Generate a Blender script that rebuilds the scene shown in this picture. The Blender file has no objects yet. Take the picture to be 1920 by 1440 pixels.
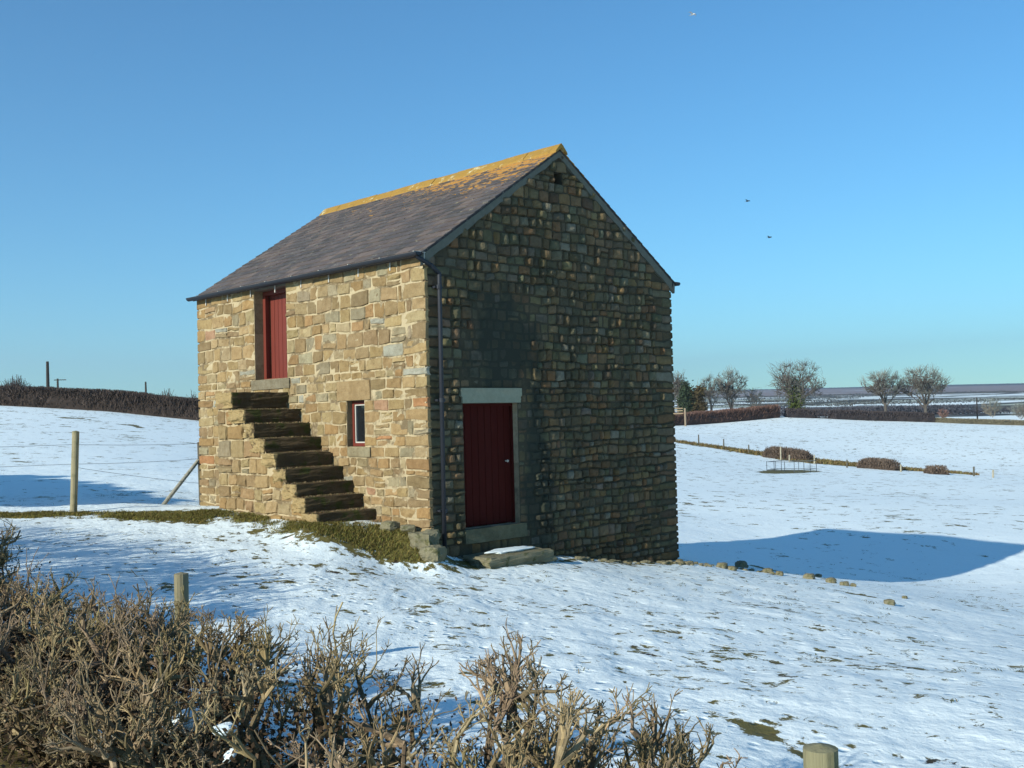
import bpy, math, random
import numpy as np
from mathutils import noise as mn, Vector, Matrix
R = math.radians
rng = np.random.default_rng(7)
random.seed(7)
scn = bpy.context.scene
COL = scn.collection

# ------------------------------------------------------------------ camera
CAM = np.array([12.171, -10.191, 1.695])
PITCH, ROLL, YAW, F = 0.0327026, -0.0257029, 0.7927133, 1991.03
_fw = np.array([-math.sin(YAW)*math.cos(PITCH), math.cos(YAW)*math.cos(PITCH), math.sin(PITCH)])
_r0 = np.array([math.cos(YAW), math.sin(YAW), 0.0]); _u0 = np.cross(_r0, _fw)
_r = _r0*math.cos(ROLL)+_u0*math.sin(ROLL); _u = -_r0*math.sin(ROLL)+_u0*math.cos(ROLL)
cd = bpy.data.cameras.new('camera'); cam = bpy.data.objects.new('camera', cd); COL.objects.link(cam)
cd.sensor_width = 36.0; cd.lens = 36.0*F/1920.0; cd.clip_start = 0.1; cd.clip_end = 20000
m = Matrix(((_r[0], _u[0], -_fw[0], CAM[0]), (_r[1], _u[1], -_fw[1], CAM[1]), (_r[2], _u[2], -_fw[2], CAM[2]), (0, 0, 0, 1)))
cam.matrix_world = m
scn.camera = cam

# ------------------------------------------------------------------ sky and sun
SUN_EL = R(22.5)
SDX, SDY = -0.012, 1.0                      # horizontal travel of the light
w = bpy.data.worlds.new('World'); scn.world = w; w.use_nodes = True
nt = w.node_tree; nt.nodes.clear()
sky = nt.nodes.new('ShaderNodeTexSky'); sky.sky_type = 'NISHITA'; sky.sun_disc = False
sky.sun_elevation = SUN_EL; sky.sun_rotation = math.pi+math.atan2(SDX, SDY)
sky.altitude = 100; sky.air_density = 1.0; sky.dust_density = 0.0; sky.ozone_density = 3.5
hs = nt.nodes.new('ShaderNodeHueSaturation'); hs.inputs['Saturation'].default_value = 1.08
bg = nt.nodes.new('ShaderNodeBackground'); bg.inputs['Strength'].default_value = 0.112
ow = nt.nodes.new('ShaderNodeOutputWorld')
nt.links.new(sky.outputs[0], hs.inputs['Color']); mu = nt.nodes.new('ShaderNodeMix'); mu.data_type = 'RGBA'; mu.blend_type = 'MULTIPLY'; mu.inputs[0].default_value = 1.0; mu.inputs[7].default_value = (.58, 1.04, 1.14, 1)
nt.links.new(hs.outputs[0], mu.inputs[6]); nt.links.new(mu.outputs[2], bg.inputs[0]); nt.links.new(bg.outputs[0], ow.inputs[0])
ld = bpy.data.lights.new('sun', 'SUN'); ld.energy = 5.0; ld.angle = R(0.53); ld.color = (1.0, 0.98, 0.86)
sun = bpy.data.objects.new('sun', ld); COL.objects.link(sun)
_d = Vector((SDX, SDY, -math.tan(SUN_EL)*math.hypot(SDX, SDY)))
sun.rotation_euler = _d.to_track_quat('-Z', 'Y').to_euler(); sun.location = (0, -40, 40)
scn.view_settings.view_transform = 'Standard'; scn.view_settings.look = 'None'
scn.view_settings.exposure = 0.36; scn.view_settings.gamma = 1.0

# ------------------------------------------------------------------ terrain height
def dp(px, py, d):
    return CAM + d*(_r*(px-960)/F - _u*(py-720)/F + _fw)
CTRL = [(-6.9,-.15,.17),(-4.3,-1.3,.33),(-1.2,-1.25,.19),(-1.2,-.2,.15),(-.15,-.25,.0),(.45,-.35,-.28),(.2,.3,-.42),(.5,1.9,-.53),(.05,3.9,-.82),(.05,6.05,-1.04),
 (-3.,3.,-.3),(-6.9,6.,-.7),(-6.9,3.,-.3),(3,-3,-.38),(5,-5,-.42),(-1.0,-1.9,.0),(.1,-1.0,-.27),(.6,-.7,-.42),(-2.5,-2.3,.12),(1.0,-1.8,-.34),(8,-5,-.42),(10.5,-7,-.42),(4.4,-6.2,-.3),(1,-4,-.2),(-2,-3.5,.1),(12,-8.6,-.05),(12,-10.5,.05),(6,-9.6,.05),(0,-9,.15),(-8,-7,.3),
 (-5.95,-2.9,.32),(-7.6,.4,.13),(-12,0,.28),(2,2,-.72),(4.3,5.2,-1.2),(.05,7.35,-1.31),(.05,8.87,-1.59),(.05,10.32,-1.85),(.05,12.66,-2.25),(.05,15.94,-2.7),(.05,18.51,-2.85),(.05,21.47,-2.84),(.05,24.2,-2.7),(-6.85,15.34,-2.16),(-6.85,17.38,-2.3),(-6.85,20.42,-2.48),(-6.85,24,-2.5),(-3,24.2,-2.5),(-3.4,12,-2.0),(7,3,-1.15),(9,0,-.78),(8,-2.5,-.6),(4.5,13,-2.35),(10,8,-1.9),
 (-18,0,.4),(-14,6,.2),(20,-10,-.1),(14,-4,-.7),(20,5,-1.6)]
for a in [(0,762,90),(200,770,90),(375,787,90),(200,850,45),(0,880,35),(375,850,50),(1262,825,130),(1430,860,118),(1600,875,110),(1830,890,105),(1920,893,103),
 (1262,797,190),(1460,783,210),(1700,790,210),(1920,798,200),(1600,950,48),(1485,885,95),(1262,900,70),(1262,960,45),(1920,950,49),(1920,895,95),
 (-300,760,100),(2300,905,100),(2300,960,50),(2300,812,200),(600,800,120),(900,805,140),(600,880,50),(900,900,45),
 (0,800,160),(200,803,160),(375,800,180),(800,800,250),
 (1262,787,320),(1500,785,320),(1750,787,320),(1920,788,320),(1262,773,700),(1500,766,700),(1750,760,700),(1920,756,700),
 (1262,752,1500),(1500,745,1500),(1750,740,1500),(1920,736,1500),(1262,742,2600),(1500,738,2600),(1750,734,2600),(1920,731,2600),
 (1262,733,4300),(1400,731,4300),(1550,727.5,4300),(1750,722,4300),(1920,718.5,4300),(2300,708,4300),(900,745,4300),
 (1262,737,6500),(1550,733,6500),(1920,725,6500),(300,790,4000),(0,797,3000),(300,792,1000),(2400,735,1500)]:
    CTRL.append(tuple(dp(*a)))
for k in range(7):                          # land outside the picture
    an = YAW+R(90)+R(60+k*40)
    for d, z in ((12, 0.1), (60, .6), (300, 1), (1500, 12), (6000, 50)):
        CTRL.append((CAM[0]+d*math.cos(an), CAM[1]+d*math.sin(an), z))
CTRL = np.array(CTRL)
def _feat(x, y):
    dx = x-CAM[0]; dy = y-CAM[1]; d = np.hypot(dx, dy)+1e-6
    return np.stack([dx/d*np.minimum(1, d/3)*2.2, dy/d*np.minimum(1, d/3)*2.2, np.log(d+3)*1.6], -1), d
_cf, _cdist = _feat(CTRL[:, 0], CTRL[:, 1])
def _phi(a, b):
    r = np.sqrt(((a[:, None, :]-b[None, :, :])**2).sum(-1)+1e-9); return np.sqrt(r*r+.02**2)
_n = len(_cf)
_w = np.linalg.solve(_phi(_cf, _cf)+1e-5*np.eye(_n), (CTRL[:, 2]-CAM[2])/(_cdist+6))
def vnoise(x, y, s, seed=0):
    x = x*s; y = y*s; xi = np.floor(x).astype(np.int64); yi = np.floor(y).astype(np.int64); fx = x-xi; fy = y-yi
    fx = fx*fx*(3-2*fx); fy = fy*fy*(3-2*fy)
    def h(a, b):
        n = (a*374761393+b*668265263+seed*982451653) & 0x7fffffff
        n = ((n ^ (n >> 13))*1274126177) & 0x7fffffff
        return ((n ^ (n >> 16)) & 0xffff)/65535.0
    return (h(xi, yi)*(1-fx)+h(xi+1, yi)*fx)*(1-fy)+(h(xi, yi+1)*(1-fx)+h(xi+1, yi+1)*fx)*fy-.5
def hgt(x, y, micro=True):
    x = np.atleast_1d(np.asarray(x, float)); y = np.atleast_1d(np.asarray(y, float))
    z = np.empty_like(x)
    for i in range(0, len(x), 20000):
        f, d = _feat(x[i:i+20000], y[i:i+20000]); z[i:i+20000] = CAM[2]+(d+6)*(_phi(f, _cf)@_w)
    if micro:
        d = np.hypot(x-CAM[0], y-CAM[1]); k = np.clip(1-d/60, 0, 1)
        z = z+k*(.09*vnoise(x, y, .6, 1)+.045*vnoise(x, y, 2.1, 2)+.022*vnoise(x, y, 6.3, 3)+.010*vnoise(x, y, 17., 4))
        z = z+np.clip(d/100-.3, 0, 1)*np.clip(1.6-d/300, 0, 1)*.5*vnoise(x, y, .06, 5)
    return z
def H(x, y): return float(hgt(x, y)[0])
def hit(px, py, lo=2.0, hi=400.0):
    "where the line of sight meets the ground"
    t = np.geomspace(lo, hi, 900); d = dp(px, py, 1)-CAM
    P = CAM+t[:, None]*d; z = hgt(P[:, 0], P[:, 1]); k = np.nonzero(P[:, 2] < z)[0]
    k = k[0] if len(k) else 899
    return P[k]

# ------------------------------------------------------------------ mesh building helpers
class MB:
    def __init__(s): s.v = []; s.q = []; s.t = []; s.c = []; s.qm = []; s.tm = []; s.n = 0
    def add(s, v, q=None, t=None, c=(1, 1, 1), m=0):
        v = np.asarray(v, float).reshape(-1, 3); k = len(v); s.v.append(v)
        c = np.asarray(c, float); s.c.append(np.broadcast_to(c, (k, 3)) if c.ndim == 1 else c)
        if q is not None and len(q): q = np.asarray(q).reshape(-1, 4)+s.n; s.q.append(q); s.qm.append(np.full(len(q), m))
        if t is not None and len(t): t = np.asarray(t).reshape(-1, 3)+s.n; s.t.append(t); s.tm.append(np.full(len(t), m))
        s.n += k
    def build(s, name, mats, parent=None, smooth=False, attrs=None):
        me = bpy.data.meshes.new(name)
        v = np.concatenate(s.v); q = np.concatenate(s.q) if s.q else np.zeros((0, 4), int); t = np.concatenate(s.t) if s.t else np.zeros((0, 3), int)
        me.vertices.add(len(v)); me.vertices.foreach_set('co', v.ravel().astype(np.float32))
        li = np.concatenate([q.ravel(), t.ravel()]); me.loops.add(len(li)); me.loops.foreach_set('vertex_index', li.astype(np.int32))
        ls = np.concatenate([np.arange(len(q))*4, len(q)*4+np.arange(len(t))*3])
        me.polygons.add(len(ls)); me.polygons.foreach_set('loop_start', ls.astype(np.int32))
        mi = np.concatenate((s.qm+s.tm) or [np.zeros(0)]); me.polygons.foreach_set('material_index', mi.astype(np.int32))
        me.polygons.foreach_set('use_smooth', np.full(len(ls), smooth))
        me.update(calc_edges=True); me.validate()
        ca = me.color_attributes.new('tint', 'FLOAT_COLOR', 'POINT'); c = np.concatenate(s.c)
        ca.data.foreach_set('color', np.hstack([c, np.ones((len(c), 1))]).ravel().astype(np.float32))
        for k, a in (attrs or {}).items():
            at = me.attributes.new(k, 'FLOAT', 'POINT'); at.data.foreach_set('value', np.asarray(a, np.float32))
        for mt in (mats if isinstance(mats, (list, tuple)) else [mats]): me.materials.append(mt)
        o = bpy.data.objects.new(name, me); COL.objects.link(o)
        if parent is not None: o.parent = parent
        return o
    def box(s, lo, hi, c=(1, 1, 1), m=0, skip=()):
        x0, y0, z0 = lo; x1, y1, z1 = hi
        v = [(x0,y0,z0),(x1,y0,z0),(x1,y1,z0),(x0,y1,z0),(x0,y0,z1),(x1,y0,z1),(x1,y1,z1),(x0,y1,z1)]
        f = [(0,3,2,1),(4,5,6,7),(0,1,5,4),(1,2,6,5),(2,3,7,6),(3,0,4,7)]
        s.add(v, [a for i, a in enumerate(f) if i not in skip], c=c, m=m)
    def segs(s, S, k=5, c=None, m=0, cap=True):
        "tapered tubes: rows p0 p1 r0 r1"
        S = np.asarray(S, float)
        if not len(S): return
        p0, p1, r0, r1 = S[:, :3], S[:, 3:6], S[:, 6], S[:, 7]
        d = p1-p0; d /= np.linalg.norm(d, axis=1)[:, None]+1e-9
        a = np.where(np.abs(d[:, 2:3]) > .9, np.array([[1., 0, 0]]), np.array([[0, 0, 1.]]))
        e1 = np.cross(d, a); e1 /= np.linalg.norm(e1, axis=1)[:, None]+1e-9; e2 = np.cross(d, e1)
        th = np.arange(k)*2*math.pi/k
        ring = np.cos(th)[None, :, None]*e1[:, None, :]+np.sin(th)[None, :, None]*e2[:, None, :]
        V = np.concatenate([p0[:, None]+ring*r0[:, None, None], p1[:, None]+ring*r1[:, None, None], p1[:, None]+d[:, None]*r1[:, None, None]*.25], 1)
        n = len(S); b = (np.arange(n)*(2*k+1))[:, None]
        i = np.arange(k)[None]; j = (i+1) % k
        q = np.stack([b+i, b+j, b+k+j, b+k+i], -1).reshape(-1, 4)
        t = np.stack([b+k+i, b+k+j, b+2*k+0*i], -1).reshape(-1, 3) if cap else None
        if c is None: c = (1, 1, 1)
        c = np.asarray(c, float)
        if c.ndim == 2: c = np.repeat(c, 2*k+1, axis=0)
        s.add(V.reshape(-1, 3), q, t, c, m)
    def leaves(s, P, size, c, m=0, flat=0.0):
        P = np.asarray(P, float); n = len(P)
        a = rng.normal(size=(n, 3)); a[:, 2] *= (1-flat); a /= np.linalg.norm(a, axis=1)[:, None]
        b = rng.normal(size=(n, 3)); b -= (b*a).sum(1)[:, None]*a; b /= np.linalg.norm(b, axis=1)[:, None]
        sz = (size*rng.uniform(.6, 1.4, n))[:, None]
        V = np.stack([P-a*sz, P+b*sz*.55, P+a*sz, P-b*sz*.55], 1)
        q = np.arange(n*4).reshape(-1, 4); c = np.asarray(c, float)
        if c.ndim == 2: c = np.repeat(c, 4, axis=0)
        s.add(V.reshape(-1, 3), q, None, c, m)
def empty(name, loc=(0, 0, 0)):
    o = bpy.data.objects.new(name, None); o.location = loc; COL.objects.link(o); return o
def tag(o, label=None, cat=None, group=None, kind=None):
    if label: o['label'] = label
    if cat: o['category'] = cat
    if group: o['group'] = group
    if kind: o['kind'] = kind
    return o
def rockgeo(size, seed, rough=.08, rnd=.5, n=7):
    "a stone: a cube grid pulled part of the way to a ball, then roughened"
    g = np.linspace(-1, 1, n); V = []; Q = []; b = 0
    for ax in range(3):
        for sg in (-1, 1):
            A, B = np.meshgrid(g, g, indexing='ij'); P = np.empty((n, n, 3)); P[..., ax] = sg; P[..., (ax+1) % 3] = A; P[..., (ax+2) % 3] = B
            V.append(P.reshape(-1, 3))
            for i in range(n-1):
                for j in range(n-1):
                    f = (b+i*n+j, b+(i+1)*n+j, b+(i+1)*n+j+1, b+i*n+j+1)
                    Q.append(f if sg > 0 else f[::-1])
            b += n*n
    V = np.concatenate(V); L = np.linalg.norm(V, axis=1)[:, None]; V = V*(1-rnd)+V/L*rnd*1.15
    out = []
    for p in V:
        q = Vector(p*1.1)+Vector((seed*3.7, seed*1.3, -seed*2.1))
        k = 1+rough*(mn.noise(q)*2+mn.noise(q*2.7)+.5*mn.noise(q*6))
        out.append(p*k)
    return np.array(out)*np.array(size)/2, np.array(Q)

# ------------------------------------------------------------------ materials
def mat(name, build):
    M = bpy.data.materials.new(name); M.use_nodes = True; t = M.node_tree; t.nodes.clear()
    out = t.nodes.new('ShaderNodeOutputMaterial'); b = t.nodes.new('ShaderNodeBsdfPrincipled'); t.links.new(b.outputs[0], out.inputs[0])
    b.inputs['Specular IOR Level'].default_value = .25; b.inputs['Roughness'].default_value = .9
    build(N(t, b)); return M
class N:
    def __init__(s, t, b): s.t = t; s.b = b
    def n(s, ty, **k):
        x = s.t.nodes.new(ty)
        for a, v in k.items(): setattr(x, a, v)
        return x
    def link(s, a, b): s.t.links.new(a, b)
    def val(s, sock, v):
        if isinstance(v, (int, float)): sock.default_value = v
        elif isinstance(v, tuple): sock.default_value = (*v, 1)[:4] if len(sock.default_value) == 4 else v
        else: s.link(v, sock)
    def co(s, scale=(1, 1, 1), kind='Object'):
        tc = s.n('ShaderNodeTexCoord'); mp = s.n('ShaderNodeMapping'); s.link(tc.outputs[kind], mp.inputs[0]); mp.inputs['Scale'].default_value = scale; return mp.outputs[0]
    def noise(s, co, scale, detail=4, rough=.55, dist=0):
        x = s.n('ShaderNodeTexNoise'); s.link(co, x.inputs['Vector']); x.inputs['Scale'].default_value = scale; x.inputs['Detail'].default_value = detail; x.inputs['Roughness'].default_value = rough; x.inputs['Distortion'].default_value = dist; return x.outputs[0]
    def voro(s, co, scale, feature='F1', out=0, rand=1):
        x = s.n('ShaderNodeTexVoronoi', feature=feature); s.link(co, x.inputs['Vector']); x.inputs['Scale'].default_value = scale; x.inputs['Randomness'].default_value = rand; return x.outputs[out]
    def attr(s, name, out='Fac'):
        x = s.n('ShaderNodeAttribute'); x.attribute_name = name; return x.outputs[out]
    def math(s, op, a, b=0.0, c=None, clamp=False):
        x = s.n('ShaderNodeMath', operation=op, use_clamp=clamp); s.val(x.inputs[0], a); s.val(x.inputs[1], b)
        if c is not None: s.val(x.inputs[2], c)
        return x.outputs[0]
    def step(s, v, a, b, lo=0., hi=1.):
        x = s.n('ShaderNodeMapRange'); x.interpolation_type = 'SMOOTHSTEP'; s.val(x.inputs[0], v); s.val(x.inputs[1], a); s.val(x.inputs[2], b); s.val(x.inputs[3], lo); s.val(x.inputs[4], hi); return x.outputs[0]
    def mix(s, f, a, b, mode='MIX'):
        x = s.n('ShaderNodeMix', data_type='RGBA', blend_type=mode); s.val(x.inputs[0], f); s.val(x.inputs[6], a); s.val(x.inputs[7], b); return x.outputs[2]
    def bump(s, h, dist=.02, strength=1., prev=None):
        x = s.n('ShaderNodeBump'); x.inputs['Strength'].default_value = strength; x.inputs['Distance'].default_value = dist; s.link(h, x.inputs['Height'])
        if prev is not None: s.link(prev, x.inputs['Normal'])
        return x.outputs[0]
    def out(s, color=None, bump=None, rough=None, spec=None, metal=None):
        if color is not None: s.val(s.b.inputs['Base Color'], color)
        if bump is not None: s.link(bump, s.b.inputs['Normal'])
        if rough is not None: s.val(s.b.inputs['Roughness'], rough)
        if spec is not None: s.b.inputs['Specular IOR Level'].default_value = spec
        if metal is not None: s.b.inputs['Metallic'].default_value = metal
SNOW = (.83, .90, .88)
def m_ground(n):
    co = n.co(); bare = n.attr('bare'); dist = n.attr('dist')
    big = n.noise(co, .22, 3); med = n.noise(co, 1.3, 4, .6); sm = n.noise(n.co((1, 1, .3)), 5.5, 5, .62, .4); fine = n.noise(co, 38, 3, .7)
    v = n.math('ADD', n.math('MULTIPLY', sm, .62), n.math('MULTIPLY', med, .26))
    v = n.math('ADD', v, n.math('MULTIPLY', big, .20)); v = n.math('SUBTRACT', v, .040)
    v = n.math('ADD', v, n.math('MULTIPLY', n.math('SUBTRACT', fine, .5), .16))
    farn = n.noise(co, 1.1, 6, .75)
    v2 = n.math('ADD', n.math('MULTIPLY', farn, .86), n.math('MULTIPLY', big, .14))
    fr = n.step(dist, 18, 45); vv = n.math('ADD', n.math('MULTIPLY', v, n.math('SUBTRACT', 1.0, fr)), n.math('MULTIPLY', v2, fr))
    thr = n.math('SUBTRACT', n.math('ADD', .560, n.math('MULTIPLY', fr, .008)), n.math('MULTIPLY', bare, .24))
    msk = n.step(n.math('SUBTRACT', vv, thr), 0.0, .035)
    g1 = n.mix(n.noise(co, 2.4, 4), (.10, .095, .02), (.19, .14, .05))
    g = n.mix(n.step(n.noise(co, 21, 3), .4, .65), g1, (.14, .12, .035)); g = n.mix(n.step(n.noise(co, 4, 3), .55, .7), g, (.045, .030, .016))
    thin = n.math('MULTIPLY', n.step(n.noise(co, 13, 5, .7), .50, .72), n.step(n.math('ADD', med, n.math('MULTIPLY', bare, .3)), .46, .80, 0, .5))
    sn = n.mix(thin, SNOW, (.50, .55, .50))
    col = n.mix(msk, sn, g)
    h = n.math('ADD', n.math('MULTIPLY', n.noise(co, 9, 5, .7), .035), n.math('MULTIPLY', n.noise(co, 2.2, 3), .07))
    pr = n.voro(co, 5.0, 'SMOOTH_F1'); h = n.math('ADD', h, n.math('MULTIPLY', n.step(pr, .05, .3), .016))
    ft = n.step(n.voro(co, 5.5), .10, .30, -1, 0); ft2 = n.step(n.voro(co, 2.3), .03, .12, -1, 0); tr = n.math('ADD', n.attr('trail'), 0.0)
    h = n.math('ADD', h, n.math('MULTIPLY', n.math('MULTIPLY', ft, tr), .06)); h = n.math('ADD', h, n.math('MULTIPLY', ft2, .02))
    h = n.math('SUBTRACT', h, n.math('MULTIPLY', msk, .012)); h = n.math('ADD', h, n.math('MULTIPLY', n.noise(co, 45, 3, .7), .006))
    n.out(col, n.bump(h, 1.0, .55), .75, .2)
M_ground = mat('snow_and_grass', m_ground)
def m_far(n):
    co = n.co(); dist = n.attr('dist')
    cs = n.co((1, .55, 0)); wob = n.noise(co, .004, 4)
    e = n.voro(cs, .0055, 'DISTANCE_TO_EDGE'); cell = n.voro(cs, .0055, 'F1', 1)
    sep = n.n('ShaderNodeSeparateColor'); n.link(cell, sep.inputs[0])
    hedge = n.step(e, .03, .07, 1, 0)
    woods = n.step(n.noise(co, .006, 5, .65), .53, .58)
    field = n.mix(n.step(sep.outputs[0], .55, .75), SNOW, (.42, .45, .36)); field = n.mix(n.step(n.noise(co, .03, 5, .7), .55, .75, 0, .5), field, (.25, .26, .17))
    low = n.mix(hedge, field, (.05, .055, .05)); low = n.mix(woods, low, (.075, .07, .065))
    mo = n.mix(n.noise(n.co((1, 1, 4)), .012, 6, .7), (.15, .105, .10), (.30, .23, .21)); mo = n.mix(n.step(n.noise(n.co((.6, .6, 2)), .006, 7, .7), .57, .66, 0, .75), mo, (.50, .54, .55))
    mo = n.mix(n.step(n.math('ADD', dist, n.math('MULTIPLY', wob, 300)), 3950, 4150), mo, (.035, .03, .035))
    fr = n.step(n.math('ADD', dist, n.math('MULTIPLY', wob, 900)), 2000, 2450)
    n.out(n.mix(fr, low, mo), None, .95, .1)
M_far = mat('far_land', m_far)
def damp(n, co, c):
    "dark damp stain on the gable above and right of the door"
    sp = n.n('ShaderNodeSeparateXYZ'); n.link(co, sp.inputs[0]); wv = n.math('MULTIPLY', n.math('SUBTRACT', n.noise(co, 1.6, 5, .65), .5), 2.2)
    dy = n.math('DIVIDE', n.math('SUBTRACT', sp.outputs[1], 1.6), .95); dz = n.math('DIVIDE', n.math('SUBTRACT', sp.outputs[2], 2.9), 1.0)
    d1 = n.math('SQRT', n.math('ADD', n.math('MULTIPLY', dy, dy), n.math('MULTIPLY', dz, dz)))
    dy2 = n.math('DIVIDE', n.math('SUBTRACT', sp.outputs[1], 2.3), .42); dz2 = n.math('DIVIDE', n.math('SUBTRACT', sp.outputs[2], .7), 1.5)
    d2 = n.math('SQRT', n.math('ADD', n.math('MULTIPLY', dy2, dy2), n.math('MULTIPLY', dz2, dz2)))
    dd = n.math('ADD', n.math('MINIMUM', d1, d2), wv); return n.mix(n.step(dd, .5, 1.15, .8, 0), c, (.030, .036, .028))
def stone_mat(dark):
    def f(n):
        co = n.co(); c = n.attr('tint', 'Color'); a = n.noise(co, 9, 6, .7); b = n.noise(co, 60, 4, .7)
        c = n.mix(n.step(a, .3, .75, 0, .55), c, n.mix(1., c, (.50, .42, .34), 'MULTIPLY'))
        c = n.mix(n.step(b, .35, .7, 0, .35), c, n.mix(1., c, (1.5, 1.45, 1.35), 'MULTIPLY'))
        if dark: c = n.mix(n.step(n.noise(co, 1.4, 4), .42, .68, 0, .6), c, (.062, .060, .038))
        else:
            c = n.mix(n.step(n.noise(co, 1.8, 5, .7), .58, .74, 0, .5), c, (.16, .13, .06))
            c = n.mix(n.step(n.noise(n.co((1, 1, .35)), 1.5, 5, .65), .42, .66, 0, .6), c, n.mix(1., c, (.78, .74, .68), 'MULTIPLY'))
            c = n.mix(n.step(n.noise(co, 17, 5, .75), .56, .68, 0, .45), c, n.mix(1., c, (.45, .40, .36), 'MULTIPLY'))
        if dark: c = damp(n, co, c)
        h = n.math('ADD', n.noise(co, 26, 6, .72), n.math('MULTIPLY', n.noise(co, 110, 3), .35))
        n.out(c, n.bump(h, .012 if not dark else .02, .8), .92, .15)
    return f
def m_mortar2(n):
    co = n.co(); c = n.mix(n.noise(co, 12, 5, .7), (.34, .265, .155), (.52, .42, .26)); c = n.mix(n.step(n.noise(co, 2.6, 4, .7), .44, .60), c, (.17, .125, .07))
    n.out(c, n.bump(n.noise(co, 50, 4, .7), .012, .8), .95, .1)
M_stone = mat('sandstone', stone_mat(False)); M_stone_dark = mat('weathered_sandstone', stone_mat(True))
def m_mortar(c1, c2):
    def f(n):
        co = n.co(); n.out(n.mix(n.noise(co, 12, 5, .7), c1, c2), n.bump(n.noise(co, 50, 4, .7), .012, .8), .95, .1)
    return f
M_mortar = mat('cream_mortar', m_mortar2); 
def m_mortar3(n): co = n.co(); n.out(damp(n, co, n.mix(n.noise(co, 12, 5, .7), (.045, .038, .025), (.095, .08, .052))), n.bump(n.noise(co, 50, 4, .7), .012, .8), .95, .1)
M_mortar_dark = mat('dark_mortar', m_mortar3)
M_cement = mat('grey_cement', m_mortar((.20, .20, .14), (.36, .36, .26))); M_verge = mat('dark_cement', m_mortar((.09, .095, .075), (.17, .17, .14)))
def m_slate(n):
    co = n.co(); c = n.attr('tint', 'Color'); rd = n.attr('lichen')
    c = n.mix(n.step(n.noise(co, 7, 5, .7), .45, .7, 0, .5), c, (.14, .115, .105))
    sp = n.noise(n.co((.45, 1, 1)), 11, 5, .68, .6); big = n.noise(co, 1.1, 3)
    k = n.math('ADD', n.math('MULTIPLY', sp, .8), n.math('MULTIPLY', big, .25)); k = n.math('ADD', k, n.math('MULTIPLY', rd, .36))
    c = n.mix(n.step(k, .74, .80, 0, .9), c, n.mix(n.noise(co, 20, 3), (.55, .24, .03), (.42, .25, .07)))
    c = n.mix(n.step(n.noise(n.co((.5, 1, 1)), 17, 4, .7), .60, .67, 0, .6), c, (.30, .28, .20))
    n.out(c, n.bump(n.noise(co, 35, 5, .7), .01, .8), .7, .3)
M_slate = mat('slate', m_slate)
def m_lichen(n):
    co = n.co(); c = n.mix(n.noise(co, 9, 4), (.40, .225, .045), (.27, .165, .05)); c = n.mix(n.step(n.noise(co, 5, 5, .7), .56, .66), c, (.52, .45, .26)); c = n.mix(n.step(n.noise(co, 14, 4, .7), .63, .7, 0, .8), c, (.10, .08, .05))
    n.out(c, n.bump(n.noise(co, 40, 5, .7), .02, .9), .95, .1)
M_ridge = mat('lichened_stone', m_lichen)
def m_paint(c1, c2, s=(30, 30, 3)):
    def f(n):
        co = n.co(s); n.out(n.mix(n.noise(co, 1, 5, .65), c1, c2), n.bump(n.noise(co, 2, 4), .003, .6), .55, .35)
    return f
M_red = mat('red_paint', m_paint((.10, .018, .011), (.19, .034, .020))); M_red_shaded = mat('red_paint_shaded', m_paint((.038, .005, .003), (.075, .009, .006)))  # second red is the same paint, darkened for the door in shade
M_red_shaded.node_tree.nodes['Principled BSDF'].inputs['Roughness'].default_value = .85
M_red_shaded.node_tree.nodes['Principled BSDF'].inputs['Specular IOR Level'].default_value = .1
M_white = mat('white_paint', m_paint((.40, .37, .32), (.60, .57, .50))); M_black = mat('black_iron', m_paint((.010, .012, .018), (.025, .028, .035)))
M_black.node_tree.nodes['Principled BSDF'].inputs['Roughness'].default_value = .55
M_timber = mat('grey_timber', m_paint((.12, .105, .08), (.22, .20, .15)))
def m_glass(n): n.out((.012, .014, .016), None, .08, .5)
M_glass = mat('dark_glass', m_glass)
def m_moss(n):
    co = n.co(); c = n.mix(n.noise(co, 3, 5, .7), (.045, .032, .019), (.13, .092, .05)); c = n.mix(n.step(n.noise(co, 5, 4), .52, .66, 0, .8), c, (.05, .06, .014))
    # the outer ends of the treads are coloured a paler tan
    ge = n.n('ShaderNodeNewGeometry'); sp = n.n('ShaderNodeSeparateXYZ'); n.link(ge.outputs['Position'], sp.inputs[0])
    c = n.mix(n.step(n.math('ADD', sp.outputs[1], n.math('MULTIPLY', n.noise(co, 8, 3), .10)), -1.07, -1.03, 1, 0), c, n.mix(n.noise(co, 10, 4), (.28, .20, .09), (.40, .29, .14)))
    n.out(c, n.bump(n.noise(co, 22, 6, .72), .025, .9), .95, .1)
M_step = mat('mossy_stone', m_moss)
def m_rock(n):
    co = n.co(); c = n.mix(n.noise(co, 4, 5, .7), (.11, .10, .06), (.28, .25, .16)); c = n.mix(n.step(n.noise(co, 7, 4), .55, .68, 0, .7), c, (.07, .075, .02))
    n.out(c, n.bump(n.noise(co, 24, 6, .72), .02, .9), .95, .1)
M_rock = mat('mossy_rock', m_rock)
def m_snow(n):
    co = n.co(); n.out(n.mix(n.noise(co, 8, 3), SNOW, (.66, .75, .78)), n.bump(n.noise(co, 18, 5, .7), .02, .7), .7, .2)
M_snow = mat('snow', m_snow)
def m_bark(scale=40, lo=.6, hi=1.35):
    def f(n):
        co = n.co(); c = n.attr('tint', 'Color'); k = n.noise(co, scale, 4, .7)
        c = n.mix(k, n.mix(1., c, (lo, lo, lo), 'MULTIPLY'), n.mix(1., c, (hi, hi, hi), 'MULTIPLY')); n.out(c, n.bump(k, .004, .7), .9, .15)
    return f
M_twig = mat('hedge_wood', m_bark()); M_bark = mat('bark', m_bark(3)); M_leaf = mat('foliage', m_bark(1.5, .5, 1.5))
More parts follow.
